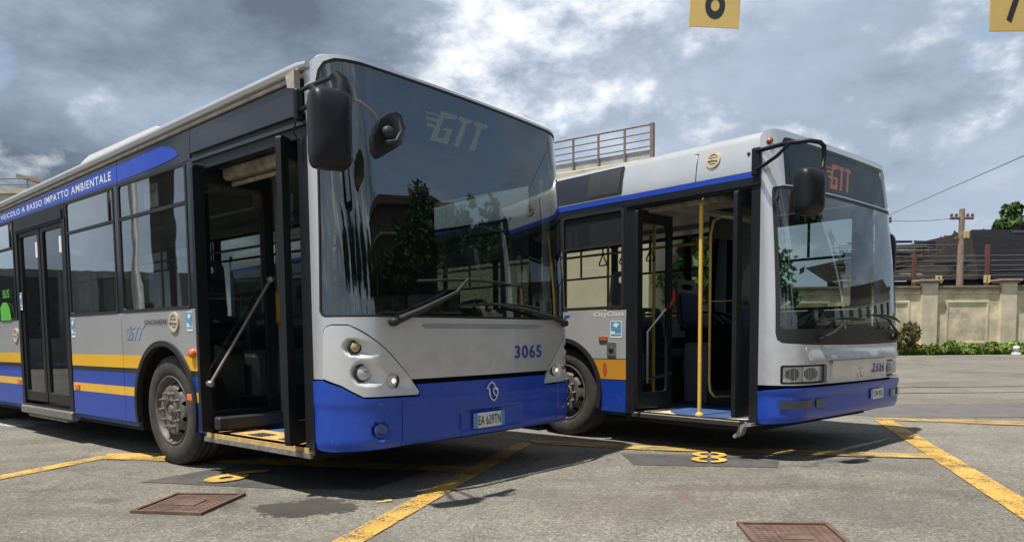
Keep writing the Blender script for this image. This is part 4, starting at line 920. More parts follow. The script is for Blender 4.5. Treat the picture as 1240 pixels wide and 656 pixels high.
# ================================================================ SETTING
def gsheet(name, poly, z, m, label=None):
    mb = MB(); mb.add([(p[0], p[1], z) for p in poly], [tuple(range(len(poly)))]); o = mb.build(name, m, None, fix=False)
    me = o.data
    if me.polygons[0].normal.z < 0: me.flip_normals()
    o['kind'] = 'structure'; return o
def asphalt():
    m = bpy.data.materials.new('asphalt'); m.use_nodes = True; nt = m.node_tree; b = nt.nodes['Principled BSDF']
    O = N(nt, 'ShaderNodeTexCoord').outputs['Object']
    base = ramp(nt, noise(nt, O, .35, 8, .65, .6), [(.30, (.135, .125, .106)), (.50, (.212, .197, .167)), (.70, (.268, .249, .208))])
    mid = ramp(nt, noise(nt, O, 2.2, 5, .65, .3), [(.3, .84), (.7, 1.12)]); base = mixc(nt, 1, base, mid, 'MULTIPLY')
    vo = N(nt, 'ShaderNodeTexVoronoi'); nt.links.new(O, vo.inputs['Vector']); vo.inputs['Scale'].default_value = 85
    sp = N(nt, 'ShaderNodeSeparateXYZ'); nt.links.new(vo.outputs['Color'], sp.inputs[0])
    agg = ramp(nt, sp.outputs[0], [(0, .55), (.45, .92), (.8, 1.08), (1, 1.6)]); base = mixc(nt, 1, base, agg, 'MULTIPLY')
    fine = ramp(nt, noise(nt, O, 260, 3, .7), [(.3, .74), (.7, 1.28)]); base = mixc(nt, 1, base, fine, 'MULTIPLY')
    # oil and water stains with their own outlines
    sx = N(nt, 'ShaderNodeSeparateXYZ'); nt.links.new(O, sx.inputs[0]); wob = mth(nt, 'ADD', mth(nt, 'MULTIPLY', noise(nt, O, 4, 6, .7), .75), mth(nt, 'MULTIPLY', noise(nt, O, 16, 5, .7), .25))
    def stain(cx, cy, rx, ry, col, k, edge=.25):
        global _b
        d = mth(nt, 'ADD', mth(nt, 'POWER', mth(nt, 'DIVIDE', mth(nt, 'SUBTRACT', sx.outputs[0], cx), rx), 2), mth(nt, 'POWER', mth(nt, 'DIVIDE', mth(nt, 'SUBTRACT', sx.outputs[1], cy), ry), 2))
        d = mth(nt, 'ADD', d, mth(nt, 'MULTIPLY', mth(nt, 'SUBTRACT', wob, .5), 4.2))
        return ramp(nt, d, [(0, k), (.9-edge, k), (.95, 0)])
    for a in ((-1.33, 4.70, .34, .27, (.040, .038, .034), .88, .10), (-2.75, 4.95, .12, .09, (.06, .055, .05), .5, .4), (1.6, 5.2, .8, .16, (.13, .10, .08), .5, .7), (3.2, 6.0, .9, .5, (.10, .095, .09), .4, .7), (-.9, 3.9, .5, .3, (.13, .12, .11), .35, .8), (.9, 4.6, .9, .35, (.15, .12, .10), .4, .8), (2.3, 4.4, .7, .5, (.12, .11, .10), .35, .8), (1.15, 4.95, .10, .09, (.22, .08, .06), .35, .7)):
        base = mixc(nt, stain(*a), base, a[4])
    # cracks
    v2 = N(nt, 'ShaderNodeTexVoronoi', feature='DISTANCE_TO_EDGE'); v2.inputs['Scale'].default_value = .42
    dw = N(nt, 'ShaderNodeVectorMath', operation='ADD'); nz = N(nt, 'ShaderNodeTexNoise'); nz.inputs['Scale'].default_value = 3; nz.inputs['Detail'].default_value = 6; nt.links.new(O, nz.inputs['Vector'])
    sc = N(nt, 'ShaderNodeVectorMath', operation='SCALE'); nt.links.new(nz.outputs['Color'], sc.inputs[0]); sc.inputs[3].default_value = .35
    nt.links.new(O, dw.inputs[0]); nt.links.new(sc.outputs[0], dw.inputs[1]); nt.links.new(dw.outputs[0], v2.inputs['Vector'])
    crk = mth(nt, 'MULTIPLY', ramp(nt, v2.outputs[0], [(0, 1), (.005, .85), (.012, 0)]), ramp(nt, noise(nt, O, .5, 3, .5), [(.47, 0), (.60, .6)]))
    base = mixc(nt, crk, base, (.055, .052, .047))
    v3 = N(nt, 'ShaderNodeTexVoronoi'); v3.inputs['Scale'].default_value = 2.6; nt.links.new(dw.outputs[0], v3.inputs['Vector'])
    drip = mth(nt, 'MULTIPLY', ramp(nt, v3.outputs[0], [(.05, .65), (.13, 0)]), ramp(nt, noise(nt, O, .45, 2, .5), [(.50, 0), (.60, 1)])); base = mixc(nt, drip, base, (.06, .056, .05))
    mpt = N(nt, 'ShaderNodeMapping'); mpt.inputs['Rotation'].default_value = (0, 0, .9); mpt.inputs['Scale'].default_value = (.25, 2.2, 1); nt.links.new(O, mpt.inputs[0])
    trk = ramp(nt, noise(nt, mpt.outputs[0], 1.0, 4, .55), [(.52, 0), (.64, .28)]); base = mixc(nt, trk, base, (.10, .094, .084))
    nt.links.new(base, b.inputs['Base Color']); b.inputs['Roughness'].default_value = .88; b.inputs['Specular IOR Level'].default_value = .25
    bp = N(nt, 'ShaderNodeBump'); bp.inputs['Strength'].default_value = .55; bp.inputs['Distance'].default_value = .006
    nt.links.new(mth(nt, 'ADD', sp.outputs[0], noise(nt, O, 150, 3, .6)), bp.inputs['Height']); nt.links.new(bp.outputs[0], b.inputs['Normal'])
    return m
def roadpaint(name, col, wear=.5):
    m = bpy.data.materials.new(name); m.use_nodes = True; nt = m.node_tree; b = nt.nodes['Principled BSDF']; o = nt.nodes['Material Output']
    O = N(nt, 'ShaderNodeTexCoord').outputs['Object']
    c = mixc(nt, 1, col, ramp(nt, noise(nt, O, 3, 6, .65), [(.3, .72), (.7, 1.15)]), 'MULTIPLY'); c = mixc(nt, 1, c, ramp(nt, noise(nt, O, 120, 4, .7), [(.3, .75), (.7, 1.2)]), 'MULTIPLY')
    nt.links.new(c, b.inputs['Base Color']); b.inputs['Roughness'].default_value = .7
    t = N(nt, 'ShaderNodeBsdfTransparent'); mx = N(nt, 'ShaderNodeMixShader')
    h = mth(nt, 'ADD', mth(nt, 'MULTIPLY', noise(nt, O, 70, 4, .7), .62), mth(nt, 'MULTIPLY', noise(nt, O, 4, 5, .6), .38))
    nt.links.new(ramp(nt, h, [(wear-.035, 0), (wear+.035, 1)]), mx.inputs[0]); nt.links.new(t.outputs[0], mx.inputs[1]); nt.links.new(b.outputs[0], mx.inputs[2]); nt.links.new(mx.outputs[0], o.inputs[0])
    return m
mb = MB(); mb.add([(-600, -300, 0), (700, -300, 0), (700, 900, 0), (-600, 900, 0)], [(0, 1, 2, 3)]); g = mb.build('ground', asphalt(), None, fix=False); g['kind'] = 'structure'
YP = roadpaint('road_yellow', (.62, .38, .085), .455); YPW = roadpaint('road_yellow_worn', (.54, .35, .10), .475); WP = roadpaint('road_white', (.62, .61, .57), .47)
PT = roadpaint('asphalt_patch_tar', (.098, .095, .090), .425)
def stripe(p, q, w, m, z=.008):
    p = Vector((*p, 0)); q = Vector((*q, 0)); d = (q-p).normalized(); n = Vector((-d.y, d.x, 0))*w/2
    # slightly uneven painted edges
    k = max(2, int((q-p).length/.12)); rnd = random.Random(int(p.x*97+q.y*13)); L = []; R = []
    for i in range(k+1):
        c = p+(q-p)*i/k; L.append(c+n*(1+rnd.uniform(-.04, .04))); R.append(c-n*(1+rnd.uniform(-.04, .04)))
    return gsheet('road_marking', [(v.x, v.y) for v in L+R[::-1]], z, m)
gsheet('asphalt_patch', [(-2.86, 5.60), (-2.40, 6.34), (-.6, 6.20), (-1.0, 5.25), (-1.72, 5.30)], .004, PT)
gsheet('asphalt_patch', [(1.00, 6.78), (2.36, 6.46), (2.16, 5.96), (1.02, 6.15)], .004, PT)
gsheet('asphalt_patch', [(1.55, 11.5), (14, 10.6), (14, 9.2), (5.2, 9.45), (4.4, 9.9)], .003, mat('asphalt_strip', (.13, .125, .118), .85, 0, .2, 2, bump=.5, bscale=120, bdist=.004))
stripe((-1.32, 2.3), (.13, 7.50), .165, YP)                       # bay line 9/8
stripe((.06, 7.60), (4.05, 6.30), .20, YPW, .012) if False else None
gsheet('road_marking', [(.11, 7.72), (.25, 7.41), (1.24, 6.93), (2.4, 6.61), (3.72, 6.27), (3.80, 6.50), (2.5, 6.87), (1.29, 7.18)], .012, YPW)
stripe((4.65, 9.22), (2.72, 3.15), .20, YP)
gsheet('road_marking', [(4.55, 9.32), (4.72, 9.12), (5.92, 8.49), (9.6, 7.3), (9.7, 7.6), (6.18, 8.86), (4.9, 9.35)], .012, YPW)
gsheet('road_marking', [(-3.88, 7.01), (-3.72, 6.68), (-3.19, 6.56), (-.34, 5.83), (-.30, 6.06), (-.57, 6.16), (-3.35, 7.0)], .012, YP)
stripe((-3.80, 6.86), (-4.9, 2.9), .17, YP)
gsheet('road_marking', [(-7.4, 9.75), (-6.2, 9.3), (-6.0, 9.75), (-7.0, 10.3)], .006, WP)
gsheet('road_marking', [(-6.2, 8.0), (-5.7, 8.1), (-5.9, 8.35), (-6.5, 8.3)], .006, WP)
def ground_text(t, c, rz, w, h, m):
    v, f, tw, th = text_verts(t, 1, .03); R_ = Matrix.Rotation(rz, 2); mb = MB()
    mb.add([(*(Vector(c)+R_ @ Vector((a[0]*w/tw, a[1]*h/th))), .016) for a in v], f); o = mb.build('road_marking', m, None, fix=False); o['kind'] = 'structure'
ground_text('6', (-2.17, 5.78), -.50, .28, .60, YP)
mb = MB()
for cy in (.14, -.14):                                          # painted 8: two stencilled rings
    for h in (0, 1):
        a = [(1.735+math.cos(t)*.15, 6.46+cy+math.sin(t)*.15) for t in [(-.46+h)*PI+.92*PI*i/16 for i in range(17)]]; b = [(1.735+math.cos(t)*.085, 6.46+cy+math.sin(t)*.08) for t in [(-.46+h)*PI+.92*PI*i/16 for i in range(17)]]
        rt = lambda p: (1.735+(p[0]-1.735)*math.cos(.27)+(p[1]-6.46)*math.sin(.27), 6.46-(p[0]-1.735)*math.sin(.27)+(p[1]-6.46)*math.cos(.27))
        n0 = len(a); mb.add([(*rt(p), .016) for p in a+b], [(i, i+1, n0+i+1, n0+i) for i in range(16)])
o = mb.build('road_marking', roadpaint('road_yellow_fresh', (.66, .42, .09), .38), None, fix=False); o['kind'] = 'structure'
RAILM = mat('rail_steel', (.16, .13, .11), .5, .6, .3, 6)
for off in (0, 1.45):
    mb = MB(); mb.box(-2, 60, 13.25+off, 13.31+off, -.05, .006); mb.box(-2, 60, 13.35+off, 13.38+off, -.05, .005); o = mb.build('tram_rail', RAILM); o['kind'] = 'structure'; o.rotation_euler = (0, 0, 0)

def manhole(poly, label):
    """rusty cover in its frame: poly = four corners"""
    P = [Vector((p[0], p[1], 0)) for p in poly]; c = sum(P, Vector())/4; ro = mat('rusty_iron', (.145, .086, .062), .85, .1, .45, 9, dirt=.8, bump=.6, bscale=60, bdist=.003)
    r_ = empty('manhole_cover', c); tag(r_, label, 'manhole cover', 'manhole covers')
    def bil(a, b): return (P[0]*(1-a)+P[1]*a)*(1-b)+(P[3]*(1-a)+P[2]*a)*b-c
    def blk(mb, a0, a1, b0, b1, z0, z1):
        q = [bil(a0, b0), bil(a1, b0), bil(a1, b1), bil(a0, b1)]
        mb.add([(v.x, v.y, z0) for v in q]+[(v.x, v.y, z1) for v in q], [(0, 1, 2, 3), (4, 5, 6, 7), (0, 1, 5, 4), (1, 2, 6, 5), (2, 3, 7, 6), (3, 0, 4, 7)])
    mb = MB()
    for q in ((0, 1, 0, .05), (0, 1, .95, 1), (0, .05, .053, .947), (.95, 1, .053, .947)): blk(mb, *q, -.02, .020)
    mb.build('frame', ro, r_)
    mb = MB(); blk(mb, .06, .94, .065, .935, -.02, .010)
    for i in range(11):
        for j in range(11):
            if (3 < i < 7 and 3 < j < 7): continue
            blk(mb, .09+i*.076, .09+i*.076+.045, .095+j*.075, .095+j*.075+.045, .010, .0128)
    blk(mb, .33, .66, .35, .64, .010, .017); mb.build('lid', ro, r_)
manhole([(-2.41, 4.58), (-1.93, 4.50), (-1.86, 5.08), (-2.36, 5.12)], 'rusty square manhole cover in the asphalt at bottom left, in front of the bus doorway')
manhole([(1.23, 3.62), (1.72, 3.60), (1.79, 4.13), (1.28, 4.17)], 'rusty square manhole cover cut by the bottom edge, in front of the right bus')
mb = MB(); mb.box(-.045, .045, -.012, .012, 0, .01, .003); mb.box(.01, .06, -.02, .018, .004, .014, .003); l = mb.build('litter_wrapper', mat('wrapper', (.55, .42, .15), .5)); l.location = (-.86, 4.83, 0); l.rotation_euler = (0, 0, .4); tag(l, 'small crumpled yellow and blue wrapper on the asphalt near the bay line', 'litter')

# ---------------------------------------------------------------- foliage
def leafmat(name, c):
    m = bpy.data.materials.new(name); m.use_nodes = True; nt = m.node_tree; b = nt.nodes['Principled BSDF']
    g_ = N(nt, 'ShaderNodeNewGeometry'); f = ramp(nt, g_.outputs['Random Per Island'], [(0, tuple(x*.5 for x in c)), (.5, c), (1, (c[0]*1.7, c[1]*1.5, c[2]*1.2))])
    nt.links.new(f, b.inputs['Base Color']); b.inputs['Roughness'].default_value = .6; b.inputs['Specular IOR Level'].default_value = .3
    return m
LF1 = leafmat('leaf_green', (.045, .095, .022)); LF2 = leafmat('leaf_dark', (.025, .055, .016)); LF3 = leafmat('weed_green', (.15, .22, .045)); LF4 = leafmat('shrub_green', (.12, .115, .045))
BARK = mat('bark', (.10, .075, .055), .9, 0, .3, 8, bump=.6, bscale=20, bdist=.02)
def leaves(mb, rnd, c, rad, n, s):
    for _ in range(n):
        while True:
            d = Vector((rnd.uniform(-1, 1), rnd.uniform(-1, 1), rnd.uniform(-1, 1)))
            if d.length < 1: break
        d = d*(.55+.45*d.length); p = Vector(c)+Vector((d.x*rad[0], d.y*rad[1], d.z*rad[2])); k = s*rnd.uniform(.6, 1.4)
        a = Vector((rnd.gauss(0, 1), rnd.gauss(0, 1), rnd.gauss(0, .7))).normalized(); b = a.orthogonal().normalized(); b = (Matrix.Rotation(rnd.uniform(0, 6.3), 3, a) @ b); e = a.cross(b)
        mb.add([p+b*k, p+e*k*.55, p-b*k, p-e*k*.55], [(0, 1, 2, 3)])
def tree(x, y, h, rad, label, seed, m=LF1, n=5000, leaf=.22, trunk=.22, slim=False, group=None, z0=0):
    rnd = random.Random(seed); r_ = empty('tree', (x, y, z0)); tag(r_, label, 'tree', group)
    t = MB(); hh = h*(.25 if slim else .40); top = h*(.9 if slim else .8); pts = [(0, 0, -.1), (rnd.uniform(-.1, .1), 0, hh*.5), (rnd.uniform(-.2, .2), rnd.uniform(-.2, .2), hh), (rnd.uniform(-.3, .3), rnd.uniform(-.3, .3), top)]
    t.tube(pts, trunk, 8, rs=[trunk*1.3, trunk, trunk*.8, trunk*.15]); cl = []
    nb = 26 if slim else 20
    for i in range(nb):
        u = i/(nb-1); zb = hh+(top-hh)*u*.8; a = rnd.uniform(0, 6.28)
        rr = rad*(.9*math.sin(PI*min(1, .25+.70*u)))*rnd.uniform(.45, 1.0); e = Vector((math.cos(a)*rr, math.sin(a)*rr, zb+rr*(.9 if slim else .55)+rnd.uniform(0, h*.05)))
        t.tube([(0, 0, zb), e*.5+Vector((0, 0, zb*.45)), e], .05, 5, rs=[trunk*.35, trunk*.2, .02]); cl.append(e)
    t.build('trunk', BARK, r_)
    c = MB(); cl.append(Vector((0, 0, h*.93)))
    for e in cl:
        s_ = rad*rnd.uniform(.28, .46); ez = s_*(1.5 if slim else .8)
        k = n//len(cl); leaves(c, rnd, e, (s_, s_, ez), int(k*.6), leaf)
        for _ in range(3):
            q = e+Vector((rnd.gauss(0, s_*.7), rnd.gauss(0, s_*.7), rnd.gauss(0, ez*.6))); leaves(c, rnd, q, (s_*.45,)*3, int(k*.14), leaf)
    c.build('crown', m, r_, fix=False); return r_
def shrub(name, x, y, rx, ry, h, label, seed, m, n=900, leaf=.09, kind=None, cat='shrub', group=None):
    rnd = random.Random(seed); c = MB()
    K = max(6, int(rx*(16 if rx > 3 else 4)))
    for _ in range(K):
        hv = rnd.uniform(.45, 1.12) if kind else 1
        q = (rnd.uniform(-rx*.75, rx*.75), rnd.uniform(-ry*.6, ry*.6), h*hv*rnd.uniform(.3, .72)); leaves(c, rnd, q, (min(rx, h)*rnd.uniform(.3, .5), min(ry, h)*.6, h*hv*.34), n//K, leaf)
    c.v = [(a[0], a[1], max(.01, a[2])) for a in c.v]
    o = c.build(name, m, None, fix=False); o.location = (x, y, 0); tag(o, label, cat, group, kind); return o

# ---------------------------------------------------------------- boundary wall on the right
STU = mat('wall_stucco', (.66, .58, .41), .9, 0, .38, 1.3, bump=.3, bscale=30, bdist=.01, dirt=.35)
STP = mat('pilaster_stucco', (.64, .57, .42), .9, 0, .22, 1.2, bump=.3, bscale=30, bdist=.01, dirt=.25)
CAP = mat('coping_stone', (.26, .22, .17), .9, 0, .25, 3)
wr = empty('boundary_wall', (23.5, 38.3, 0), .03); tag(wr, 'long beige plaster boundary wall with pilasters and stone coping, beyond the yard', 'wall')
m = MB(); m.box(-19, 30, .15, .45, 0, 3.30); m.build('wall_panel', STU, wr)
m = MB(); m.box(-19, 30, .05, .55, 3.30, 3.42); m.box(-19, 30, .0, .60, 3.42, 3.50); m.build('coping', CAP, wr)
for k in range(-4, 8):
    x = 2.20+4.17*k
    m = MB(); m.box(x-.40, x+.40, -.05, .16, 0, 3.62); m.box(x-.46, x+.46, -.12, .16, 0, .35); pi_ = m.build('pilaster', STP, wr)
    m = MB(); m.box(x-.50, x+.50, -.13, .62, 3.62, 3.70, .02); m.box(x-.60, x+.60, -.20, .68, 3.70, 3.82, .03); m.build('pilaster_cap', CAP, pi_)
    m = MB(); a, b = x+.95, x+4.17-.95
    for q in ((a, b, 2.62, 2.74), (a, b, .50, .62), (a, a+.12, .62, 2.62), (b-.12, b, .62, 2.62)): m.box(q[0], q[1], .10, .152, q[2], q[3], .015)
    m.box(x+.42, x+3.75, .08, .152, 3.10, 3.18, .01); m.build('wall_moulding', STP, wr)
shrub('grass_verge', 24, 36.7, 19, .9, .64, None, 5, LF3, 52000, .095, kind='stuff')['label'] = 'strip of bright green weeds along the foot of the wall'
gsheet('verge_soil', [(4, 36.0), (45, 36.6), (45, 38.4), (4, 37.9)], .02, mat('soil', (.12, .10, .06), .9, 0, .3, 3))
shrub('round_shrub', 19.50, 36.4, .72, .6, 1.66, 'rounded olive green shrub growing at the foot of the beige wall', 9, LF4, 2200, .075)
m = MB(); m.lathe([(.20, 0), (.20, .10), (.12, .12), (.12, .22), (.16, .24), (.14, .36), (.10, .42), (0, .44)], (0, 0, 0), (0, 0, 1), 14); o = m.build('bollard', mat('bollard_white', (.6, .6, .58), .7, 0, .3, 8)); o.location = (24.3, 35.6, 0); tag(o, 'small white concrete bollard standing before the weeds by the wall', 'bollard')
for x, t in ((22.2, '1'), (24.7, '2')):
    r_ = empty('number_board', (x, 38.62, 3.52), .0); tag(r_, 'small yellow number board on the wall coping, '+('left of the timber pole' if t == '1' else 'right of the timber pole'), 'sign', 'yellow number boards')
    m = MB(); m.box(-.17, .17, 0, .03, .14, .52, .005); b = m.build('board', mat('board_yellow', (.62, .47, .20), .6, 0, .1, 5), r_); lettering('number', t, lambda a, b_, o: (a, -o-.002, .33+b_), INK, b, .09, .24, .02)
    m = MB(); m.box(-.03, .03, .03, .06, -.03, .5); m.build('bracket', STL, r_)

# poles, wires
def timber_pole(x, y, h, label):
    r_ = empty('timber_pole', (x, y, 0)); tag(r_, label, 'pole', 'old line poles')
    m = MB(); m.tube([(0, 0, -.1), (0, 0, h*.5), (0, 0, h)], .2, 10, rs=[.20, .17, .13]); m.build('post', mat('weathered_pole', (.26, .20, .16), .9, 0, .35, 5), r_)
    for w_, z_ in ((.62, .55), (.35, 1.6)): m = MB(); m.box(-w_, w_, -.06, .06, h-z_, h-z_+.13, .02); m.build('cross_arm', mat('rusty_arm', (.17, .09, .07), .8, 0, .3, 6), r_)
    for a in (-.55, -.3, .3, .55):
        m = MB(); m.lathe([(.03, 0), (.09, .02), (.06, .08), (.08, .12), (.03, .18), (0, .2)], (a, 0, h-.40), (0, 0, 1), 10); m.build('insulator', mat('insulator_brown', (.20, .10, .07), .4), r_)
    m = MB(); m.box(.02, .32, -.22, -.13, h-1.55, h-1.15, .02); m.build('yellow_box', mat('box_yellow', (.55, .42, .18), .6), r_)
timber_pole(23.9, 39.65, 7.6, 'weathered timber pole with short cross arm standing at the beige wall')
timber_pole(19.5, 39.55, 7.45, 'timber pole at the wall hidden behind the right bus')
CAB = mat('cable_black', (.02, .02, .022), .6)
def cable(pts_a, pts_b, sag, r, label, name='overhead_cable'):
    a, b = Vector(pts_a), Vector(pts_b); m = MB(); n = 24
    m.tube([a+(b-a)*i/n-Vector((0, 0, sag*4*(i/n)*(1-i/n))) for i in range(n+1)], r, 6); o = m.build(name, CAB); tag(o, label, 'cable'); return o
cable((19.5, 39.55, 7.1), (9.72, 12.6, 4.5), .0, .009, 'thick black overhead cable rising to the upper right of the sky')
cable((19.5, 39.55, 7.05), (23.6, 39.65, 7.15), .12, .012, 'thin wire running left from the timber pole')
def steel_post(x, y, h, label, name='steel_post'):
    m = MB(); m.lathe([(.16, 0), (.16, .04), (.09, .06), (.085, h), (0, h+.02)], (0, 0, 0), (0, 0, 1), 16); m.lathe([(.11, h-.3), (.11, h-.2)], (0, 0, 0), (0, 0, 1), 16); o = m.build(name, mat('post_grey', (.22, .23, .23), .6, .3, .2, 6)); o.location = (x, y, 0); tag(o, label, 'post', 'yard posts'); return o
steel_post(9.72, 12.6, 6.6, 'grey steel post just outside the right edge holding the thick cable')
steel_post(-13.5, 9.9, 6.4, 'grey steel post outside the left edge holding the sign wire')
steel_post(16.2, 9.9, 6.4, 'grey steel post outside the right edge holding the sign wire')
cable((-13.5, 9.9, 6.15), (16.2, 9.9, 6.15), .15, .010, 'thin wire that carries the hanging yellow bay signs', 'span_wire')
def bay_sign(x, y, z, n, label, tilt):
    r_ = empty('bay_sign', (x, y, z), 0); r_.rotation_euler = (0, tilt, .0); tag(r_, label, 'sign', 'hanging bay number signs')
    s = .325; m = MB(); m.box(-s, s, -.01, .01, 0, .78, .003); b = m.build('board', mat('sign_yellow', (.62, .44, .14), .5, 0, .06, 5), r_)
    lettering('number', n, lambda a, c, o: (a, -.010-o, .39+c), INK, b, .26 if n == '8' else .27, .58, .018)
    for a in (-.22, .22): m = MB(); m.tube([(a, 0, .78), (a, 0, 1.02)], .008, 6); m.build('hanger', STL, r_)
bay_sign(2.66, 9.9, 5.055, '8', 'yellow square sign with a dark 8 hanging above the right bus at top centre', .05)
bay_sign(6.56, 9.9, 4.975, '7', 'yellow square sign with a dark 7 hanging at the top right corner', .0)

# ---------------------------------------------------------------- sheds and depot behind
def corrugated(name, col, var=.35):
    m = bpy.data.materials.new(name); m.use_nodes = True; nt = m.node_tree; b = nt.nodes['Principled BSDF']; O = N(nt, 'ShaderNodeTexCoord').outputs['Object']
    mp = N(nt, 'ShaderNodeMapping'); mp.inputs['Scale'].default_value = (.35, 1.6, 1.6); nt.links.new(O, mp.inputs[0])
    c = mixc(nt, 1, col, ramp(nt, noise(nt, mp.outputs[0], 1.4, 8, .75, .4), [(.3, 1-var), (.55, 1), (.72, 1+var*3)]), 'MULTIPLY')
    nt.links.new(c, b.inputs['Base Color']); b.inputs['Roughness'].default_value = .9; b.inputs['Specular IOR Level'].default_value = .08
    return m
RF = corrugated('shed_roof_dark', (.011, .011, .014)); RF2 = corrugated('shed_roof_weathered', (.022, .019, .017))
r_ = empty('industrial_shed', (19.5, 43.5, 0)); tag(r_, 'dark roofed industrial shed rising behind the beige wall', 'shed')
m = MB(); m.box(0, 40, .3, 24, 0, 3.9); m.build('wall', mat('shed_wall', (.10, .09, .09), .9, 0, .3, 2), r_)
m = MB(); m.add([(7.6, -.4, 4.15), (44, -.4, 4.15), (44, 11, 8.6), (14.1, 11, 8.55), (12.0, 7.5, 7.6)], [(0, 1, 2, 3, 4)]); m.add([(44, 11, 8.6), (14.1, 11, 8.55), (14.1, 24, 4), (44, 24, 4)], [(0, 1, 2, 3)]); m.build('roof', RF, r_)
m = MB(); m.add([(-1.2, -.45, 4.05), (7.58, -.45, 4.15), (11.98, 7.5, 7.6), (14.1, 11, 8.5), (2.0, 11, 5.9)], [(0, 1, 2, 3, 4)]); m.box(-1.2, 7.6, -.52, -.42, 3.75, 4.06); m.build('roof_lean_to', RF2, r_)
rn = random.Random(8); U_ = Vector((1, 0, 0)); V_ = Vector((0, 11.4, 4.45)).normalized(); N_ = U_.cross(V_)
JK = [mat('roof_sheet_%d' % i, c, .85, .1, .4, 3, spec=.15) for i, c in enumerate(((.012, .012, .014), (.06, .055, .05), (.03, .028, .028), (.12, .11, .10)))]
for k in range(44):                                            # loose sheets, walkways and skylights lying on the roof
    a, t = rn.uniform(2, 30), rn.uniform(.5, 10.8); o_ = Vector((a, -.4, 4.15))+V_*t
    if a < 7+t*.55: o_ = Vector((a, -.45+t*.8, 4.06+t*.30)); 
    w_, h_ = rn.uniform(.8, 4.5), rn.uniform(.08, .35); m = MB(); q = [o_+N_*.04, o_+U_*w_+V_*rn.uniform(-.3, .3)+N_*.05, o_+U_*w_+V_*h_+N_*.05, o_+V_*h_+N_*.04]
    m.add([tuple(p) for p in q]+[tuple(p+Vector((0, 0, rn.uniform(.05, .2)))) for p in q], [(0, 1, 2, 3), (4, 5, 6, 7), (0, 1, 5, 4), (1, 2, 6, 5), (2, 3, 7, 6), (3, 0, 4, 7)]); m.build('roof_sheet', JK[rn.choice((0, 0, 1, 2, 3))], r_)
for k in range(9): a = rn.uniform(15, 30); m = MB(); m.box(a, a+rn.uniform(.3, 1.6), 10.6, 11.4, 8.3, 8.6+rn.uniform(.1, .5), .02); m.build('ridge_vent', JK[rn.choice((0, 2))], r_)
for x in (3.7, 7.9):
    m = MB(); m.box(x-.10, x+.10, -.7, -.5, 0, 5.6 if x < 5 else 6.1, .01); m.build('rust_post', mat('rust_red', (.16, .06, .045), .8, 0, .3, 6), r_)
m = MB()
for k in range(5): m.tube([(-1, -.6, 4.35+k*.28), (43, -.6, 4.45+k*.28)], .022, 5)
m.build('feed_pipe', mat('pipe_grey', (.13, .13, .14), .7), r_)
r_ = empty('rail_walkway', (22, 50, 0)); tag(r_, 'thin steel walkway with railings left of the shed roof', 'walkway')
m = MB(); m.box(0, 10, 0, 1.2, 5.75, 5.9); m.build('deck', mat('walkway_steel', (.12, .13, .15), .7), r_)
for x in (1, 3.6, 6.2, 9.5): m = MB(); m.tube([(x, .6, 0), (x, .6, 5.8)], .09, 6); m.build('leg', mat('walkway_steel', ()), r_)
for z in (6.25, 6.6, 6.95): m = MB(); m.tube([(0, 0, z), (10, 0, z)], .025, 5); m.tube([(0, 1.2, z), (10, 1.2, z)], .025, 5); m.build('rail', mat('walkway_steel', ()), r_)
for x in range(0, 21): m = MB(); m.tube([(x*.5, 0, 5.9), (x*.5, 0, 6.95)], .02, 5); m.build('baluster', mat('walkway_steel', ()), r_)
tree(42.4, 63, 10.1, 5.4, 'dark green tree crown showing above the shed roof on the right', 3, LF1, 26000, .34)

# depot with roof terrace behind both buses (beige)
DP = mat('depot_plaster', (.52, .45, .31), .9, 0, .12, .6, bump=.2, bscale=12, bdist=.01); DPC = mat('depot_cornice', (.50, .45, .34), .9, 0, .2, 2); RR = mat('rail_brown', (.22, .17, .15), .7, .2, .2, 6)
r_ = empty('depot_building', (4.62, 25.0, 0), 2.52); tag(r_, 'beige depot building with flat roof terrace and brown railing between the two buses', 'building')
Ld = 20
m = MB(); m.box(0, Ld, -9, 0, 0, 6.05); m.build('wall', DP, r_)
m = MB(); m.box(-.15, Ld, -9, .15, 6.05, 6.35, .03); m.box(-.35, Ld, -9, .35, 6.42, 6.85, .03); m.box(-.28, Ld, -9, .28, 6.35, 6.42); m.build('cornice', DPC, r_)
m = MB(); m.box(-.20, Ld, .10, .14, 6.85, 7.18); m.build('kick_plate', mat('galvanised', (.42, .42, .40), .6, .2, .15, 4), r_)
for z in (7.28, 7.5, 7.72, 7.97): m = MB(); m.tube([(-.2, .2, z), (Ld, .2, z)], .025 if z < 7.9 else .035, 6); m.build('rail', RR, r_)
m = MB(); m.box(-.27, -.15, .15, .27, 6.3, 8.0); m.build('rail_post', RR, r_)
for k in range(1, 20): m = MB(); m.box(-.23+k*1.0, -.17+k*1.0, .17, .23, 6.3, 7.95); m.build('rail_post', RR, r_)
for k in range(4):
    x = 4.2+k*4; m = MB(); m.box(x, x+1.2, -.05, .02, 1.1, 3.0); w = m.build('window', LEDK, r_); m = MB(); m.box(x-.08, x+1.28, 0, .12, .98, 1.1); m.build('sill', DPC, w)
r_ = empty('depot_building', (-24.3, 40, .0), PI); tag(r_, 'pale depot roof with thin railing and a small lean-to roof at the far left', 'building')
m = MB(); m.box(0, 26, -10, 0, 0, 8.9); m.build('wall', mat('pale_plaster', (.50, .47, .40), .9, 0, .1, 1), r_)
m = MB(); m.box(-.2, 26, -10, .2, 8.9, 9.15); m.build('cornice', DPC, r_)
m = MB(); m.prism([(0, 9.5), (1.9, 9.95), (1.9, 9.75), (0, 9.35)], 1, -4, .1); m.box(.0, .9, -4, 0, 9.15, 9.35); m.build('lean_to_roof', mat('lean_to', (.30, .25, .18), .8, 0, .2, 3), r_)
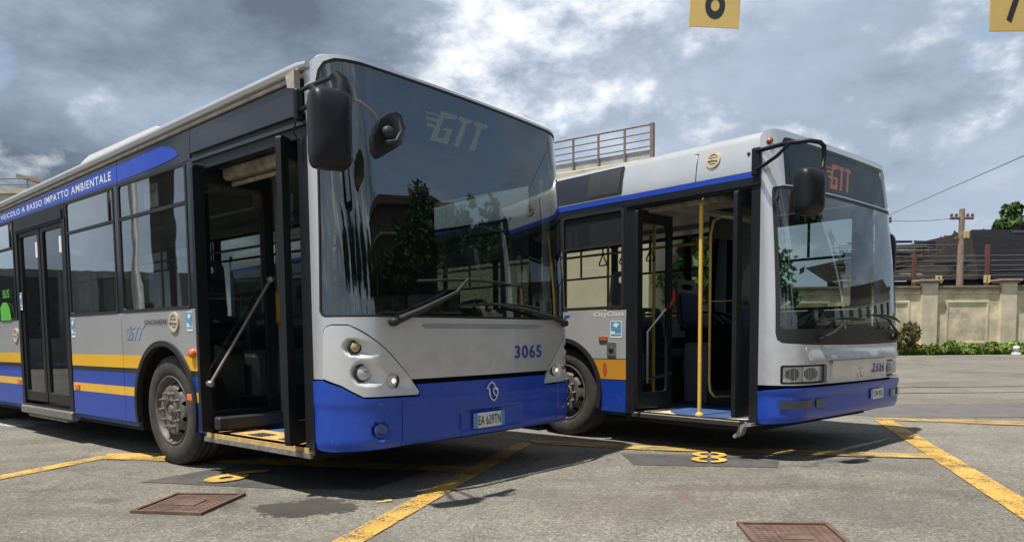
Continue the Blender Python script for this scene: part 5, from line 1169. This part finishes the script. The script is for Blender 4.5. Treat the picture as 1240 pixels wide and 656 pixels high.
for z in (9.38, 9.68): m = MB(); m.tube([(1.2, .1, z), (26, .1, z)], .03, 5); m.build('rail', RR, r_)
for k in range(12): m = MB(); m.tube([(1.3+k*2.2, .1, 9.1), (1.3+k*2.2, .1, 9.68)], .03, 5); m.build('rail_post', RR, r_)

# trees seen through the doorway of the right bus
for i, (x, y, h, rr, s) in enumerate(((6.6, 27, 4.5, 2.1, 11), (8.9, 29, 4.4, 2.2, 12))):
    tree(x, y, h, rr, ['leafy low tree seen through the doorway of the right bus, leftmost', 'leafy low tree seen through the doorway of the right bus, rightmost', 'leafy low tree hidden mostly behind the front of the right bus'][i], s, LF1, 5200, .15, .12, group='low trees behind the right bus')
shrub('hedge', 7.2, 33, 3.2, 1.0, 2.3, 'low green hedge behind the right bus seen through its windows', 21, LF1, 9000, .16, cat='hedge')

# ---------------------------------------------------------------- what the windscreens reflect: the far side of the yard
def block(x, y, rz, w, d, floors, label, col, seed):
    r_ = empty('apartment_block', (x, y, 0), rz); tag(r_, label, 'building', 'apartment blocks beside the yard'); rnd = random.Random(seed)
    H_ = floors*3.1+.6; m = MB(); m.box(-w/2, w/2, 0, d, 0, H_); m.build('wall', mat('block_wall_%d' % seed, col, .9, 0, .15, 1), r_)
    m = MB(); m.box(-w/2-.2, w/2+.2, -.3 if floors < 3 else -1.1, d+.5, H_, H_+.35); m.prism([(-w/2+.5, H_+.35), (-w/2+2.5, H_+1.5), (w/2-2.5, H_+1.5), (w/2-.5, H_+.35)], 1, .5, d-.5); m.build('roof', mat('tile_roof', (.07, .045, .035), .85, 0, .2, 4), r_)
    n = int(w/2.6)
    for f in range(floors):
        for k in range(n):
            cx_ = -w/2+(k+.5)*w/n; m = MB(); z = 1.0+f*3.1; m.box(cx_-.55, cx_+.55, -.03, .05, z, z+1.5); wi = m.build('window', LEDK, r_)
            m = MB(); m.box(cx_-.60, cx_+.60, -.10, -.031, z-.1, z); m.box(cx_-.62, cx_-.56, -.07, -.02, z, z+1.5); m.box(cx_+.56, cx_+.62, -.07, -.02, z, z+1.5); m.build('window_frame', mat('frame_pale', (.45, .44, .4), .6), wi)
        m = MB(); m.box(-w/2, w/2, -1.0, -.11, .55+f*3.1, .68+f*3.1); m.build('balcony', mat('balcony_concrete', (.32, .31, .29), .9), r_)
    for k in range(3):
        m = MB(); cx_ = -w/3+k*w/3; m.box(cx_-.4, cx_+.4, d*.3, d*.3+.8, H_, H_+3.2); m.build('chimney', mat('block_wall_%d' % seed, ()), r_)
block(42, -9, -1.66, 34, 10, 5, 'dark brick apartment block with tiled roof, reflected in the left windscreen', (.13, .095, .08), 1)
block(48, 21, -1.52, 26, 10, 2, 'low pale block reflected in the right windscreen', (.45, .43, .38), 2)
tree(33.5, 3.8, 14.5, 3.2, 'tall dense tree reflected in the left windscreen, nearer one', 31, LF2, 9000, .32, .3, True, 'tall trees opposite the buses')
tree(36.0, 8.5, 13.0, 3.2, 'tall dense tree reflected in the left windscreen, farther one', 32, LF2, 9000, .32, .3, True, 'tall trees opposite the buses')
for i, (x, y, h, rr) in enumerate(((34.5, 12.5, 13.5, 3.0), (37.5, .2, 12.0, 3.2), (33.0, -3.8, 9.5, 3.0), (35.0, -9.0, 11.0, 3.4))):
    tree(x, y, h, rr, 'dark tree in the row reflected in the left windscreen, '+('tallest at the far end', 'set back from the row', 'lowest of the row', 'broad one before the brick block')[i], 40+i, LF2, 6000, .32, .3, i < 1, 'tall trees opposite the buses')
for i, (x, y, h, rr) in enumerate(((27, -22, 12, 4.4), (19, -27, 13, 4.6), (10, -31, 12, 4.6), (0, -34, 13, 4.8), (-11, -33, 11, 4.4))):
    tree(x, y, h, rr, 'dark tree behind the viewpoint mirrored in the bus fronts, '+('first', 'second', 'third', 'fourth', 'last')[i]+' from the brick block', 70+i, LF2, 5000, .40, .3, False, 'trees behind the viewpoint')
tree(31.0, -15.5, 10.5, 4.2, 'broad tree beside the yard reflected low in the left windscreen', 33, LF2, 6000, .32, .3, False, 'tall trees opposite the buses')
# left side of the yard, mirrored in the side windows
r_ = empty('workshop_building', (-30, 12, 0), 1.27); tag(r_, 'grey workshop with a steel stair outside the left edge, mirrored in the bus windows', 'building')
m = MB(); m.box(-14, 14, 0, 8, 0, 3.9); m.build('wall', mat('workshop_wall', (.22, .22, .21), .9, 0, .15, 1), r_)
for k in range(7): m = MB(); m.box(-12.6+k*3.7, -10.4+k*3.7, -.04, .03, 1.2, 3.6); m.build('window', LEDK, r_)
m = MB()
for k in range(16): m.box(-8+k*.35, -7.7+k*.35, -1.4, -.3, .3+k*.3, .34+k*.3)
for s in (-1.4, -.3): m.tube([(-8, s, 1.2), (-2.5, s, 5.95)], .03, 6); m.tube([(-8, s, .3), (-2.5, s, 4.95)], .06, 6); m.tube([(-8, s, .75), (-2.5, s, 5.5)], .02, 6)
m.build('outside_stair', STL, r_)
m = MB(); m.lathe([(.5, 0), (.5, 9), (.6, 9.05), (.6, 9.4), (0, 9.4)], (2, -1.5, 0), (0, 0, 1), 20); m.build('chimney_stack', GRD, r_)
for i, (x, y, h) in enumerate(((-27, 24, 9.0), (-25, 4, 7.0))):
    tree(x, y, h, 3.2, 'tree left of the yard mirrored in the side windows, '+('taller' if i == 0 else 'shorter')+' of the pair', 60+i, LF2, 6000, .3, .25, False, 'trees left of the yard')
build_bus_two()
build_bus_one()
